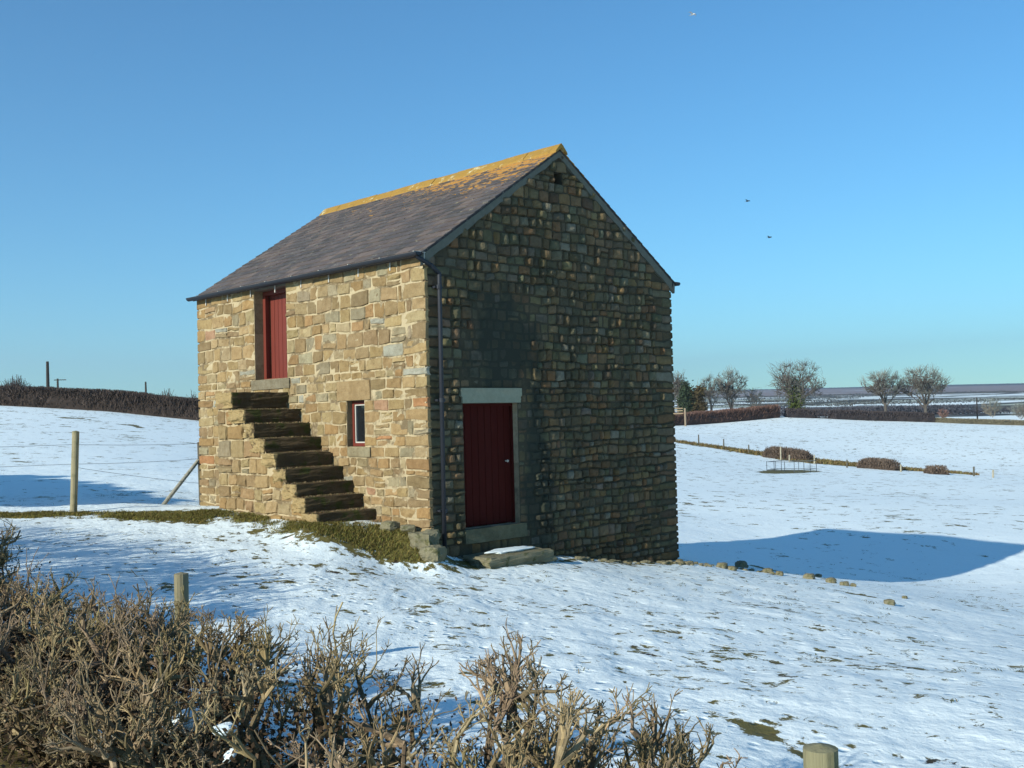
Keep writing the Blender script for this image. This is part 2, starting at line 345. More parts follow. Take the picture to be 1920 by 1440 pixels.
def m_post(n):
    co = n.co((30, 30, 2.2)); c = n.attr('tint', 'Color'); k = n.noise(co, 1, 5, .7); c = n.mix(k, n.mix(1., c, (.5, .5, .5), 'MULTIPLY'), n.mix(1., c, (1.5, 1.5, 1.45), 'MULTIPLY'))
    c = n.mix(n.step(n.noise(n.co(), 9, 4), .5, .65, 0, .4), c, (.075, .085, .03)); n.out(c, n.bump(k, .008, .9), .9, .15)
M_post = mat('post_wood', m_post)
M_wire_dark = mat('dull_steel', m_paint((.045, .055, .06), (.08, .09, .10)))
M_wire = mat('fence_wire', m_paint((.10, .11, .11), (.2, .2, .2)))

# ------------------------------------------------------------------ ground sheets
def polymask(x, y, pts, wid, soft):
    "1 inside a ribbon of half width wid round the polyline"
    best = np.full(len(x), 1e9)
    for (a, b) in zip(pts[:-1], pts[1:]):
        ax, ay, bx, by = a[0], a[1], b[0], b[1]; L = (bx-ax)**2+(by-ay)**2+1e-9
        t = np.clip(((x-ax)*(bx-ax)+(y-ay)*(by-ay))/L, 0, 1); wd = a[2]*(1-t)+b[2]*t
        best = np.minimum(best, np.hypot(x-ax-t*(bx-ax), y-ay-t*(by-ay))-wd*wid)
    return np.clip(.5-best/soft, 0, 1)
def gpts(L): return [(*hit(a[0], a[1])[:2], a[2]) for a in L]
STRIP = gpts([(-40, 966, .28), (100, 966, .38), (250, 969, .42), (400, 972, .45)])+[(-3.9, -1.4, .38), (-2.4, -1.42, .33), (-1.3, -1.3, .36), (-.45, -.6, .55), (.05, -.4, .42)]
DITCH = gpts([(1255, 827, .8), (1330, 838, 1.2), (1400, 848, 2.0), (1460, 856, 2.5), (1550, 868, 2.6), (1640, 876, 2.2), (1740, 884, 1.8), (1800, 888, .8), (1830, 891, .3)])
def scar(L): return gpts(L)
SCARS = [scar(l) for l in ([(117, 784, .25), (145, 784, .25), (166, 787, .2)], [(222, 796, .3), (245, 796, .3), (268, 803, .25)], [(112, 811, .15), (140, 812, .15)], [(340, 829, .3), (372, 832, .3)],
    [(1432, 887, .6), (1480, 884, 1.6), (1525, 883, .8)], [(1385, 1357, .05), (1420, 1370, .10), (1455, 1390, .07)], [(1480, 1405, .05), (1500, 1412, .04)],
    [(1415, 1062, .10), (1500, 1078, .12), (1560, 1088, .08)], [(1570, 1108, .06), (1600, 1114, .09), (1645, 1122, .07)])]
TRAIL = gpts([(560, 1085, .3), (800, 1180, .3), (950, 1235, .3), (1100, 1285, .28), (1250, 1330, .25), (1400, 1375, .22), (1600, 1425, .2)]); TRAIL2 = gpts([(900, 1110, .12), (1000, 1180, .12), (1060, 1250, .12)])
GAB = [(.35, 0, .3), (.45, 1.2, .35), (.35, 3, .16), (.25, 6.2, .2)]
az_in = np.arange(-33, 33.01, .15); az_out = np.concatenate([np.arange(-180, -33, 4.2), np.arange(36, 180, 4.2)])
az = np.sort(np.concatenate([az_in, az_out])); base_az = YAW+math.pi/2
rad = np.concatenate([[0.4], np.geomspace(1.2, 9000, 690)])
A, RR = np.meshgrid(R(1)*az+base_az, rad); X = CAM[0]+RR*np.cos(A); Y = CAM[1]+RR*np.sin(A)
Z = hgt(X.ravel(), Y.ravel()).reshape(X.shape)
def sheet(name, r0, r1, mt):
    xs, ys, zs = X[r0:r1], Y[r0:r1], Z[r0:r1]; nr, na = xs.shape
    i, j = np.meshgrid(np.arange(nr-1), np.arange(na), indexing='ij'); j2 = (j+1) % na
    q = np.stack([i*na+j, (i+1)*na+j, (i+1)*na+j2, i*na+j2], -1).reshape(-1, 4)
    x, y = xs.ravel(), ys.ravel(); bare = np.zeros(len(x))
    if r0 == 0:
        bare = np.maximum(bare, polymask(x, y, STRIP, 1, .9)*np.clip(.72+1.1*vnoise(x, y, 1.7, 21)+.7*vnoise(x, y, 5.1, 22), 0, 1)); bare = np.maximum(bare, polymask(x, y, DITCH, 1, 1.2))
        for sc in SCARS: bare = np.maximum(bare, polymask(x, y, sc, 1, max(sc[0][2]*1.2, .1))*.9)
        bare = np.maximum(bare, polymask(x, y, GAB, 1, .3)*.62)
        trail = np.maximum(polymask(x, y, TRAIL, 1, .5), .8*polymask(x, y, TRAIL2, 1, .4))
        road = np.clip((-7.6-y-.02*x)/1.0, 0, 1)*np.clip((y+9.3)/.3, 0, 1); bare = np.maximum(bare, road*.8*(np.hypot(x-CAM[0], y-CAM[1]) < 60))
        bare = np.maximum(bare, np.clip(1.6-np.abs(y+7.5)/.7, 0, 1)*(x < 12)*(x > -9))
    if r0: trail = bare
    b = MB(); b.add(np.stack([x, y, zs.ravel()], 1), q)
    o = b.build(name, mt, None, True, {'bare': bare, 'trail': trail, 'dist': np.hypot(x-CAM[0], y-CAM[1])}); tag(o, kind='structure'); return o
kf = int(np.searchsorted(rad, 245))
sheet('snowy_field', 0, kf+1, M_ground); sheet('moorland', kf, len(rad), M_far)

# ------------------------------------------------------------------ stone walls
W, L, HE, SL = 6.05, 6.82, 4.19, .662
HR = HE+SL*W/2
TAN = [(.30, .212, .105), (.28, .196, .095), (.315, .228, .118), (.26, .185, .096), (.30, .232, .128), (.285, .185, .085), (.27, .228, .145), (.32, .242, .125), (.235, .168, .09)]
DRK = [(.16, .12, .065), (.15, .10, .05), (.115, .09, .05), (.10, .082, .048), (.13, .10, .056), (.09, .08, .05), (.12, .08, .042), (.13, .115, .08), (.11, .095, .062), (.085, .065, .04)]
def wall_stones(b, org, sd, nd, s0, s1, breaks, top, holes, pal, ch=(.15, .24), wd=(.2, .46), dep=.02, rough=.01, tilt=.0, gap=.008, corner=(0, 0), cext=None, nx=6, ny=5, seed=1, flat=None, big=None, rare=None, dome=False, var=(.55, 1.25), rf=.02, cv=.03):
    """rubble courses laid on a plane: org + s*sd + t*z + h*nd. holes = (s0,s1,t0,t1)"""
    rg = np.random.default_rng(seed); org = np.array(org, float); sd = np.array(sd, float); nd = np.array(nd, float)
    ts = []
    for a, c in zip(breaks[:-1], breaks[1:]):
        k = max(1, round((c-a)/rg.uniform(*ch))); e = np.linspace(a, c, k+1)
        if k > 1: e[1:-1] += rg.uniform(-.025, .025, k-1)
        ts += list(e[:-1])
    ts.append(breaks[-1])
    ph = rg.uniform(0, 9, len(ts))
    hard = set(breaks)
    def grid1(L_, k):
        e = min(.018/max(L_, .05), .22); return np.concatenate([[0, e], np.linspace(e, 1-e, k-2)[1:-1], [1-e, 1]])
    def bt(i, s):
        if ts[i] in hard: return ts[i]+0*s
        return ts[i]+.013*np.sin(s*2.1+ph[i])+.012*np.sin(s*5.3+ph[i]*2)+.007*np.sin(s*11.7+ph[i]*3)
    u = np.linspace(0, 1, nx); v = np.linspace(0, 1, ny); U, V = np.meshgrid(u, v, indexing='ij')
    idx = np.arange(nx*ny).reshape(nx, ny); Q = np.stack([idx[:-1, :-1], idx[1:, :-1], idx[1:, 1:], idx[:-1, 1:]], -1).reshape(-1, 4)
    if np.dot(np.cross(sd, (0, 0, 1)), nd) < 0: Q = Q[:, ::-1]
    for i in range(len(ts)-1):
        t0, t1 = ts[i], ts[i+1]; tm = (t0+t1)/2
        cuts = [(s0, s1)]
        for h in holes:
            if h[2]-.01 < tm < h[3]+.01:
                nc = []
                for (a, c) in cuts:
                    if h[1] <= a or h[0] >= c: nc.append((a, c)); continue
                    if h[0] > a: nc.append((a, h[0]))
                    if h[1] < c: nc.append((h[1], c))
                cuts = nc
        for (a, c) in cuts:
            s = a; edges = [a]
            while s < c-1e-6:
                wsz = rg.uniform(*wd)*(1+.5*(t1-t0-.18)/.1*.5)
                if s == s0 and corner[0]: wsz = (.5 if i % 2 else .27)+rg.uniform(-.04, .04)
                if c-s < wsz*1.45: wsz = c-s if c-s < wd[1]*1.3 else (c-s)/2
                s += wsz; edges.append(min(s, c))
                if c-s < .06: edges[-1] = c; break
            if c == s1 and corner[1] and len(edges) > 2:
                edges = edges[:-1]; q = s1-((.5 if i % 2 else .27)+rg.uniform(-.04, .04)); edges = [e for e in edges if e < q-.1]+[q, s1]
            jt = rg.uniform(-.018, .018, len(edges)); jt[0] = jt[-1] = 0
            for k in range(len(edges)-1):
                a0, a1 = edges[k], edges[k+1]; tt0, tt1 = 0, 1
                parts = [(0, 1)]
                if rg.random() < .10 and t1-t0 > .17 and a1-a0 > .2: f = rg.uniform(.4, .6); parts = [(0, f), (f, 1)]
                for (f0, f1) in parts:
                    c0, c1 = k == 0 and a0 == s0 and corner[0], k == len(edges)-2 and a1 == s1 and corner[1]
                    g = gap*rg.uniform(.6, 1.7); sl = a0+jt[k]*(1 if f0 < .5 else -1)+(0 if c0 else g); sr = a1+jt[k+1]+(0 if c1 else -g)
                    if c0: sl = a0-(cext or dep)
                    if c1: sr = a1+(cext or dep)
                    U, V = np.meshgrid(grid1(sr-sl, nx), grid1((t1-t0)*(f1-f0), ny), indexing='ij'); S = sl+(sr-sl)*U; b0 = bt(i, S); b1 = bt(i+1, S); T = b0+(b1-b0)*(f0+(f1-f0)*V); T = T+g*(1-2*V)
                    eu = np.ones_like(U); eu[0] = eu[-1] = 0; ev = np.ones_like(U); ev[:, 0] = ev[:, -1] = 0
                    cr_ = (1-eu)*(1-ev)*min(.03, .16*(sr-sl))*np.where((U < .5)*bool(c0)+(U > .5)*bool(c1), 0, 1); S = S+cr_*np.where(U < .5, 1, -1); T = T+cr_*.8*np.where(V < .5, 1, -1)
                    S = S+(rg.uniform(-.008, .008, S.shape)); T = T+rg.uniform(-.007, .007, T.shape)
                    tp = top(S)-.004
                    if (T.min() >= tp.max()) or (tp.min()-T.min() < .03): continue
                    T = np.minimum(T, tp)
                    if c0: eu = np.where(U < .5, 1, eu)
                    if c1: eu = np.where(U > .5, 1, eu)
                    cs, ct = (a0+a1)/2, tm; k2 = 1.0
                    if flat is not None and flat(cs, ct): k2 = .25
                    if big is not None: k2 *= big(cs, ct)
                    if c0 or c1: k2 = .55 if dome else 1.0
                    e = np.minimum(eu, ev)
                    hh = dep*k2*rg.uniform(*var)+tilt*k2*((U-.5)*rg.uniform(-1, 1)+(V-.5)*rg.uniform(-1, 1))+rough*k2*rg.normal(size=U.shape)*.6
                    if dome: pu = rg.uniform(.35, .6); uu = np.where(U < pu, (pu-U)/pu, (U-pu)/(1-pu)); hh = hh*.35+dep*k2*rg.uniform(.1, 1.7)*(1-np.abs(uu)**2.4)*(1-.6*np.abs(2*V-1)**3)
                    elif tilt: hh = np.minimum(hh, dep*1.7+tilt*(rg.uniform(-.3, 1)-(U-.5)*rg.uniform(.5, 2)*rg.choice([-1, 1])))
                    Hh = np.where(e <= 0, -.006, np.maximum(hh*np.clip(e, 0, 1), -.002))
                    if (c0 or c1): Hh = np.where(((U == 0) if c0 else (U == 1)) & (ev > 0), dep*.9, Hh)
                    P = org+S[..., None]*sd+T[..., None]*np.array([0, 0, 1.])+Hh[..., None]*nd
                    col = np.array(pal[rg.integers(len(pal))])*(1.2 if dome else 1)*rg.uniform(.85, 1.15)*rg.uniform(1-cv, 1+cv, 3)
                    if rare is not None and rg.random() < rf: col = np.array(rare[rg.integers(len(rare))])
                    b.add(P.reshape(-1, 3), Q, None, col, 0)
                    if c0 or c1:   # return face of the quoin
                        e_ = idx[0] if c0 else idx[-1]; PP = P.reshape(-1, 3)[e_]; PB = PP-nd*(dep*1.2+.03)
                        vv = np.concatenate([PP, PB]); m_ = len(PP); q_ = np.array([(x, x+1, m_+x+1, m_+x) for x in range(m_-1)])
                        b.add(vv, q_ if c1 else q_[:, ::-1], None, col, 0)
def backing(b, org, sd, s0, s1, t0, holes, top, m=1, h=0.0, nd=(0, 0, 0)):
    "mortar sheet behind the stones, with the openings left out"
    org = np.array(org, float)+np.array(nd, float)*h; sd = np.array(sd, float)
    ss = sorted({s0, s1, *[x for q in holes for x in q[:2]], *np.linspace(s0, s1, 13)})
    for a, c in zip(ss[:-1], ss[1:]):
        cuts = [(t0, None)]
        for q in sorted(holes, key=lambda q: q[2]):
            if q[0] < (a+c)/2 < q[1]:
                lo = cuts[-1][0]; cuts[-1] = (lo, q[2]); cuts.append((q[3], None))
        for lo, hi in cuts:
            ha, hc = (float(top(a)), float(top(c))) if hi is None else (hi, hi)
            if ha <= lo and hc <= lo: continue
            v = [org+sd*a+np.array([0, 0, lo]), org+sd*c+np.array([0, 0, lo]), org+sd*c+np.array([0, 0, hc]), org+sd*a+np.array([0, 0, ha])]
            b.add(v, [(0, 1, 2, 3)], m=m)
barn = empty('stone_barn', (0, 0, 0))
tag(barn, 'two-storey tan stone field barn with slate roof and outside steps', 'barn')
flat_top = lambda s: s*0+HE
gab_top = lambda s: HE+SL*(W/2-np.abs(s-W/2))
def reveal(b, hole, org, sd, inn, depth, m=0, c=(.28, .22, .13)):
    s0, s1, t0, t1 = hole; org = np.array(org, float); sd = np.array(sd, float); inn = np.array(inn, float)*depth
    P = lambda s, t: org+sd*s+np.array([0, 0, t])
    for (a, c_) in (((s0, t0), (s0, t1)), ((s0, t1), (s1, t1)), ((s1, t1), (s1, t0)), ((s1, t0), (s0, t0))):
        n = 6; p, q = P(*a), P(*c_)
        for k in range(n):
            u0, u1 = p+(q-p)*k/n, p+(q-p)*(k+1)/n; b.add([u0, u1, u1+inn, u0+inn], [(0, 1, 2, 3)], c=np.array(c)*rng.uniform(.7, 1.3), m=m)
# front wall (faces -Y)
UD = (-4.78, -3.72, 2.51, HE+.0); WI = (-2.0, -1.52, 1.31, 2.05)
b = MB()
holesF = [UD, WI, (-4.9, -3.62, 2.32, 2.51), (-2.25, -1.34, 2.05, 2.38), (-1.98, -1.36, 1.14, 1.31)]
wall_stones(b, (0, 0, 0), (1, 0, 0), (0, -1, 0), -L, 0, [-.35, 1.14, 1.31, 2.05, 2.38, 2.51, HE], flat_top, holesF, TAN, ch=(.15, .22), wd=(.19, .42), dep=.022, rough=.010, tilt=.02, gap=.004, corner=(1, 1), cext=.05, seed=3, rare=[(.36, .19, .09), (.33, .20, .12), (.29, .28, .22), (.31, .30, .24)], rf=.045)
backing(b, (0, 0, 0), (1, 0, 0), -L, 0, -1.6, [UD, WI], flat_top, m=1, h=.008, nd=(0, -1, 0))
reveal(b, UD, (0, -.008, 0), (1, 0, 0), (0, 1, 0), .34); reveal(b, WI, (0, -.008, 0), (1, 0, 0), (0, 1, 0), .22)
b.build('wall', [M_stone, M_mortar], barn)
# gable wall (faces +X)
LD = (.72, 1.90, .02, 1.95)
holesG = [LD, (.64, 1.99, 1.95, 2.19), (2.92, 3.12, 5.66, 5.86)]
b = MB()
flatG = lambda s, t: .3 < s < 2.3 and t < 3.1 and not s < .68 or (1.0 < s < 2.6 and 2.9 < t < 3.7)
bigG = lambda s, t: 1.15 if (t < -.55 and s > 2.2) else 1.0
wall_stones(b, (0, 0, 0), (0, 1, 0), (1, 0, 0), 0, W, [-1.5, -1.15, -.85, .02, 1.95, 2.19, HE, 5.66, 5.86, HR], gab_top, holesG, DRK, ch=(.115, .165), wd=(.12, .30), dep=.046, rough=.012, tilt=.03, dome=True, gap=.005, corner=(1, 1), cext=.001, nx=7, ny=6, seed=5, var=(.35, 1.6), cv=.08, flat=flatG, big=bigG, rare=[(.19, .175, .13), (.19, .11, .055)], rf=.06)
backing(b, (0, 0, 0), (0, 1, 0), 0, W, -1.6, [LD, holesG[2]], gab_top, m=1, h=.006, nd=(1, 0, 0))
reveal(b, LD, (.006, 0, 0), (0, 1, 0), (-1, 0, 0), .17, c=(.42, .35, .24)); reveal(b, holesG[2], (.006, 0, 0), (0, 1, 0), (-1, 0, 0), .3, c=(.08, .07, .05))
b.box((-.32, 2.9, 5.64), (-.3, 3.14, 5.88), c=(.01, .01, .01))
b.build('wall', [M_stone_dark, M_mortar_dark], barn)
b = MB()
wall_stones(b, (0, W, 0), (1, 0, 0), (0, 1, 0), -L, 0, [-1.6, 0, 2.1, HE], flat_top, [], TAN, dep=.03, rough=.01, tilt=.02, nx=4, ny=4, corner=(1, 0), seed=8)
backing(b, (0, W+.006, 0), (1, 0, 0), -L, 0, -1.6, [], flat_top); b.build('wall', [M_stone, M_mortar], barn)
b = MB()
wall_stones(b, (-L, 0, 0), (0, 1, 0), (-1, 0, 0), 0, W, [-1.6, 0, 2.1, HE, HR], gab_top, [], TAN, dep=.03, rough=.01, tilt=.02, nx=4, ny=4, seed=9)
backing(b, (-L-.006, 0, 0), (0, 1, 0), 0, W, -1.6, [], gab_top); b.build('wall', [M_stone, M_mortar], barn)
# dressed stones
def slab(name, lo, hi, c, mt, parent, rough=.012, rnd=.03, seed=1, n=9):
    lo = np.array(lo, float); hi = np.array(hi, float); v, q = rockgeo(hi-lo, seed, rough, rnd, n); b = MB(); b.add(v+(lo+hi)/2, q, c=c); return b.build(name, mt, parent)
slab('lintel', (-2.24, -.028, 2.055), (-1.345, .18, 2.37), (.29, .205, .105), M_stone, barn, seed=2)
slab('sill', (-1.97, -.035, 1.15), (-1.37, .2, 1.305), (.27, .235, .15), M_stone, barn, seed=3)
slab('sill', (-4.89, -.04, 2.33), (-3.63, .3, 2.505), (.20, .175, .12), M_stone, barn, seed=4)
v, q = rockgeo(np.array([.22, 1.33, .235]), 6, .012, .03, 9); v[:, 1] *= 1-.05*(v[:, 2] < 0)
b = MB(); b.add(v+np.array([-.055, 1.315, 2.07]), q, c=(.3, .3, .22)); b.build('lintel', M_cement, barn)
slab('threshold', (-.2, .66, -.20), (.07, 2.0, .015), (.14, .14, .09), M_stone_dark, barn, seed=7)
b = MB(); b.box((-.20, .72, .95), (-.17, 1.9, 1.95)); 
# lower door
def plank_door(name, org, sd, nd, w_, h_, npl, mt, parent):
    org = np.array(org, float); sd = np.array(sd, float); nd = np.array(nd, float); b = MB(); pw = w_/npl
    for k in range(npl):
        a0, a1 = k*pw+.003, (k+1)*pw-.003; t = .012+rng.uniform(-.001, .001)
        pts = [(a0, 0, 0), (a0+.003, t, 0), (a1-.003, t, 0), (a1, 0, 0)]
        v = [org+sd*p[0]+nd*p[1]+np.array([0, 0, z]) for z in (0, h_) for p in pts]
        q = [(0, 1, 5, 4), (1, 2, 6, 5), (2, 3, 7, 6), (4, 5, 6, 7)]; b.add(v, q)
    v = [org+sd*x+np.array([0, 0, z]) for x, z in ((0, 0), (w_, 0), (w_, h_), (0, h_))]; b.add(v, [(0, 1, 2, 3)])
    return b.build(name, mt, parent)
d1 = plank_door('door', (-.16, .74, .03), (0, 1, 0), (1, 0, 0), 1.14, 1.9, 8, M_red_shaded, barn); d1['label'] = 'red plank door darkened for shade at the foot of the shaded gable'
b = MB(); b.segs([(-.13, 1.74, 1.02, -.085, 1.74, 1.02, .012, .010), (-.085, 1.74, 1.02, -.07, 1.74, 1.02, .022, .018)], 10); b.build('handle', M_white, d1)
b = MB()
for lo, hi in (((-.165, .722, .02), (-.10, .752, 1.948)), ((-.165, 1.868, .02), (-.10, 1.898, 1.948)), ((-.165, .752, 1.905), (-.10, 1.868, 1.948))): b.box(lo, hi)
b.build('door_frame', M_red_shaded, barn)
# upper door
d2 = plank_door('door', (-4.66, .27, 2.53), (1, 0, 0), (0, -1, 0), .90, 1.52, 7, M_red, barn); d2['label'] = 'sunlit red plank door at the top of the steps'
b = MB()
for lo, hi in (((-4.775, .17, 2.512), (-4.69, .26, 4.12)), ((-3.80, .17, 2.512), (-3.725, .26, 4.12)), ((-4.69, .17, 4.045), (-3.80, .26, 4.12)), ((-4.69, .17, 2.512), (-3.80, .26, 2.535))): b.box(lo, hi)
b.build('door_frame', M_red, barn)
b = MB(); b.box((-4.775, .0, 4.125), (-3.725, .3, 4.21)); b.build('lintel', M_timber, barn)
# window
wf = MB(); x0, x1, z0, z1 = -1.995, -1.525, 1.315, 2.045
for lo, hi in (((x0, .10, z0), (x0+.05, .17, z1)), ((x1-.05, .10, z0), (x1, .17, z1)), ((x0+.05, .10, z1-.05), (x1-.05, .17, z1)), ((x0+.05, .10, z0), (x1-.05, .17, z0+.05))): wf.box(lo, hi)
win = wf.build('window', M_red, barn)
wf = MB(); a0, a1, c0, c1 = x0+.052, x1-.052, z0+.052, z1-.052
for lo, hi in (((a0, .115, c0), (a0+.02, .16, c1)), ((a1-.02, .115, c0), (a1, .16, c1)), ((a0+.02, .115, c1-.02), (a1-.02, .16, c1)), ((a0+.02, .115, c0), (a1-.02, .16, c0+.02))): wf.box(lo, hi)
wf.build('frame', M_white, win)
wf = MB(); wf.box((a0+.02, .14, c0+.02), (a1-.02, .15, c1-.02)); wf.build('pane', M_glass, win)
# steps and their flank
ST = [(-3.70, 2.26), (-3.31, 1.96), (-3.04, 1.72), (-2.71, 1.48), (-2.39, 1.24), (-2.12, 1.00), (-1.82, .77), (-1.57, .57), (-1.26, .34)]
stair = MB()
for k, (sx, sz) in enumerate(ST):
    xa = -4.2 if k == 0 else ST[k-1][0]-.03
    stair.box((xa, -1.08, -.3), (sx-.045, -.02, sz-.06), c=(.2, .15, .08), m=1)
stair.add([(-4.2, -1.05, -.3), (-4.95, -.02, -.3), (-4.2, -.02, -.3), (-4.2, -1.05, 2.2), (-4.95, -.02, 2.2), (-4.2, -.02, 2.2)], [(0, 3, 4, 1)], [(3, 5, 4)], c=(.3, .22, .12), m=1)
def stop(s):
    s = np.asarray(s, float); z = np.full(s.shape, .14)
    for sx, sz in ST[::-1]: z = np.where(s < sx-.02, sz-.19 if sz < 2.2 else 2.23, z)
    return z
wall_stones(stair, (0, -1.085, 0), (1, 0, 0), (0, -1, 0), -4.2, -1.28, [-.3, .9, 2.24], stop, [], TAN, ch=(.19, .28), wd=(.2, .42), dep=.03, rough=.015, tilt=.02, gap=.008, seed=12, rare=[(.42, .40, .10), (.45, .43, .12), (.5, .3, .18)])
backing(stair, (0, -1.087, 0), (1, 0, 0), -4.2, -1.28, -.4, [], stop, m=1)
sc = stair.build('staircase', [M_stone, M_mortar], barn)
for k, (sx, sz) in enumerate(ST):
    xa = -4.22 if k == 0 else ST[k-1][0]-.09
    h = .27 if k == 0 else .225
    x1_ = sx+rng.uniform(-.015, .015); v, q = rockgeo(np.array([x1_-xa, 1.13, h]), 20+k, .05, .13, 15)
    b = MB(); b.add(v+np.array([(xa+x1_)/2, -.565+rng.uniform(-.015, .015), sz-h/2]), q, c=(.3, .2, .1)); b.build('step', M_step, sc)
# roof
def slope(side):
    b = MB(); lich = []
    sg = 1 if side == 'front' else -1
    y0 = -.14 if sg > 0 else W+.14; zb = HE+.05-SL*.14
    du = np.array([0, sg, SL])/math.hypot(1, SL); nn = np.array([0, -sg*SL, 1])/math.hypot(1, SL); Ls = (W/2+.14)*math.hypot(1, SL)
    xa, xb = -L-.07, .075
    o = np.array([0, y0, zb])
    def P(x, l, h): return o+np.array([x, 0, 0])+du*l+nn*h
    v = [P(xa+.02, 0.03, -.03), P(xb-.02, .03, -.03), P(xb-.02, Ls, -.03), P(xa+.02, Ls, -.03), P(xa+.02, .03, .012), P(xb-.02, .03, .012), P(xb-.02, Ls, .012), P(xa+.02, Ls, .012)]
    b.add(v, [(0, 3, 2, 1), (4, 5, 6, 7), (0, 1, 5, 4), (1, 2, 6, 5), (2, 3, 7, 6), (3, 0, 4, 7)], c=(.04, .035, .035)); lich += [0]*8
    l = 0; ci = 0
    while l < Ls-.02:
        ex = .21-.07*l/Ls; x = xa-(rng.uniform(.02, .2))
        while x < xb:
            wd_ = rng.uniform(.2, .36)*(1-.25*l/Ls); x2 = min(x+wd_, xb); x1_ = max(x, xa)
            if xb-x2 < .07: x2 = xb
            if x2-x1_ > .03:
                jl = rng.uniform(-.012, .012); jh = rng.uniform(0, .005); le = min(l+ex*1.25, Ls); j2 = rng.uniform(-.006, .006)
                v = [P(x1_+.0015, l+jl, .026+jh), P(x2-.0015, l+jl+j2, .026+jh), P(x2-.0015, le, .013), P(x1_+.0015, le, .013), P(x1_+.0015, l+jl, .010), P(x2-.0015, l+jl+j2, .010)]
                cc = np.array([(.105, .082, .074), (.085, .072, .068), (.125, .095, .08), (.07, .062, .058)][rng.integers(4)])*rng.uniform(.8, 1.2)
                b.add(v, [(0, 1, 2, 3), (4, 5, 1, 0)], [(4, 0, 3), (1, 5, 2)], c=cc)
                li = max(0, (l/Ls-.25)/.75)**1.3; li *= .35+.65*np.clip((x+L*.9)/(L*.8), 0, 1); lich += [li]*6
            x += wd_
            if x2 == xb: break
        l += ex; ci += 1
    o_ = b.build('roof', M_slate, barn, False, {'lichen': lich}); return o_
roofA = slope('front'); slope('rear')
zr = HE+.05+SL*W/2
x = -L-.05; k = 0
while x < .09:
    x2 = min(x+.62, .11); b = MB(); hw = .15; dz = SL*hw; t = .035
    prof = [(-hw, -dz+.02), (-hw*.93, -dz+.02+t), (-.035, .045+t*.6), (0, .06+t), (.035, .045+t*.6), (hw*.93, -dz+.02+t), (hw, -dz+.02), (0, .02)]
    jz = rng.uniform(-.006, .008); n_ = len(prof); xs = [x+.004, (x+x2)/2, x2-.004]
    v = [(xx, W/2+p[0]+rng.uniform(-.004, .004), zr+p[1]+jz+rng.uniform(-.004, .004)) for xx in xs for p in prof]
    q = [(r*n_+i, r*n_+(i+1) % n_, (r+1)*n_+(i+1) % n_, (r+1)*n_+i) for r in range(2) for i in range(n_)]
    caps = []
    for base, fl in ((0, 0), (2*n_, 1)):
        for i in range(n_-1): tr = (base+i, base+i+1, base+7); caps.append(tr if fl else tr[::-1])
    b.add(v, q, [c_ for c_ in caps if len(set(c_)) == 3]); b.build('ridge_stone', M_ridge, roofA); x += .62
for sgn in (1, -1):                         # mortar fillets under the slates along the gable
    b = MB(); n_ = 26
    for k in range(n_):
        f0, f1 = k/n_, (k+1)/n_
        def pt(f, off, xx):
            yy = -.10+f*(W/2+.10); z = HE+.022+SL*yy-off; return (xx, yy if sgn > 0 else W-yy, z)
        w0, w1 = .10+.05*(1-f0)+.012*math.sin(k*1.7), .10+.05*(1-f1)+.012*math.sin(k*1.7+1.7)
        v = [pt(f0, w0, .0), pt(f1, w1, .0), pt(f1, 0, .0), pt(f0, 0, .0), pt(f0, w0, .052), pt(f1, w1, .052), pt(f1, 0, .062), pt(f0, 0, .062)]
        b.add(v, [(4, 5, 6, 7) if sgn > 0 else (7, 6, 5, 4), (0, 1, 5, 4), (3, 2, 6, 7)])
    b.build('verge', M_verge, barn)
def gutter(y, dirn):
    b = MB(); n_ = 9; xs = (-L-.10, .10); r = .062; V = []
    for xx in xs:
        for rr in (r, r-.008):
            for i in range(n_): a = math.pi*i/(n_-1); V.append((xx, y+rr*math.cos(a), 4.20-rr*math.sin(a)))
    q = []
    for i in range(n_-1): q += [(i, i+1, 2*n_+i+1, 2*n_+i), (n_+i, 3*n_+i, 3*n_+i+1, n_+i+1), (i, n_+i, n_+i+1, i+1), (2*n_+i, 2*n_+i+1, 3*n_+i+1, 3*n_+i)]
    b.add(V, q)
    for e in xs:
        b.add([(e, y+r*math.cos(math.pi*i/8), 4.20-r*math.sin(math.pi*i/8)) for i in range(9)]+[(e, y, 4.2)], None, [(i, i+1, 9) for i in range(8)])
    g = b.build('gutter', M_black, barn)
    for xx in np.arange(-6.5, .1, .82):
        s = MB(); s.box((xx-.012, y-.07*dirn if dirn > 0 else y-.07, 4.205), (xx+.012, (y+.16 if dirn > 0 else y+.07) if dirn > 0 else y+.07, 4.213)); s.box((xx-.012, min(y+.13*dirn, y+.14*dirn), 4.03), (xx+.012, max(y+.13*dirn, y+.14*dirn), 4.205)); s.build('bracket', M_white if dirn > 0 else M_black, g)
gutter(-.165, 1); gutter(W+.165, -1)
b = MB(); b.segs([(.03, -.165, 4.15, .10, .06, 4.02, .034, .034), (.10, .06, 4.03, .115, .215, 3.9, .034, .034), (.115, .215, 3.92, .125, .185, -.42, .034, .034)], 12)
pipe = b.build('downpipe', M_black, barn, True)
for z in (3.7, 2.0, .35):
    b = MB(); b.segs([(.117, .205, z-.03, .117, .205, z+.03, .044, .044)], 12); b.box((.03, .13, z-.015), (.11, .28, z+.015)); b.build('bracket', M_black, pipe)

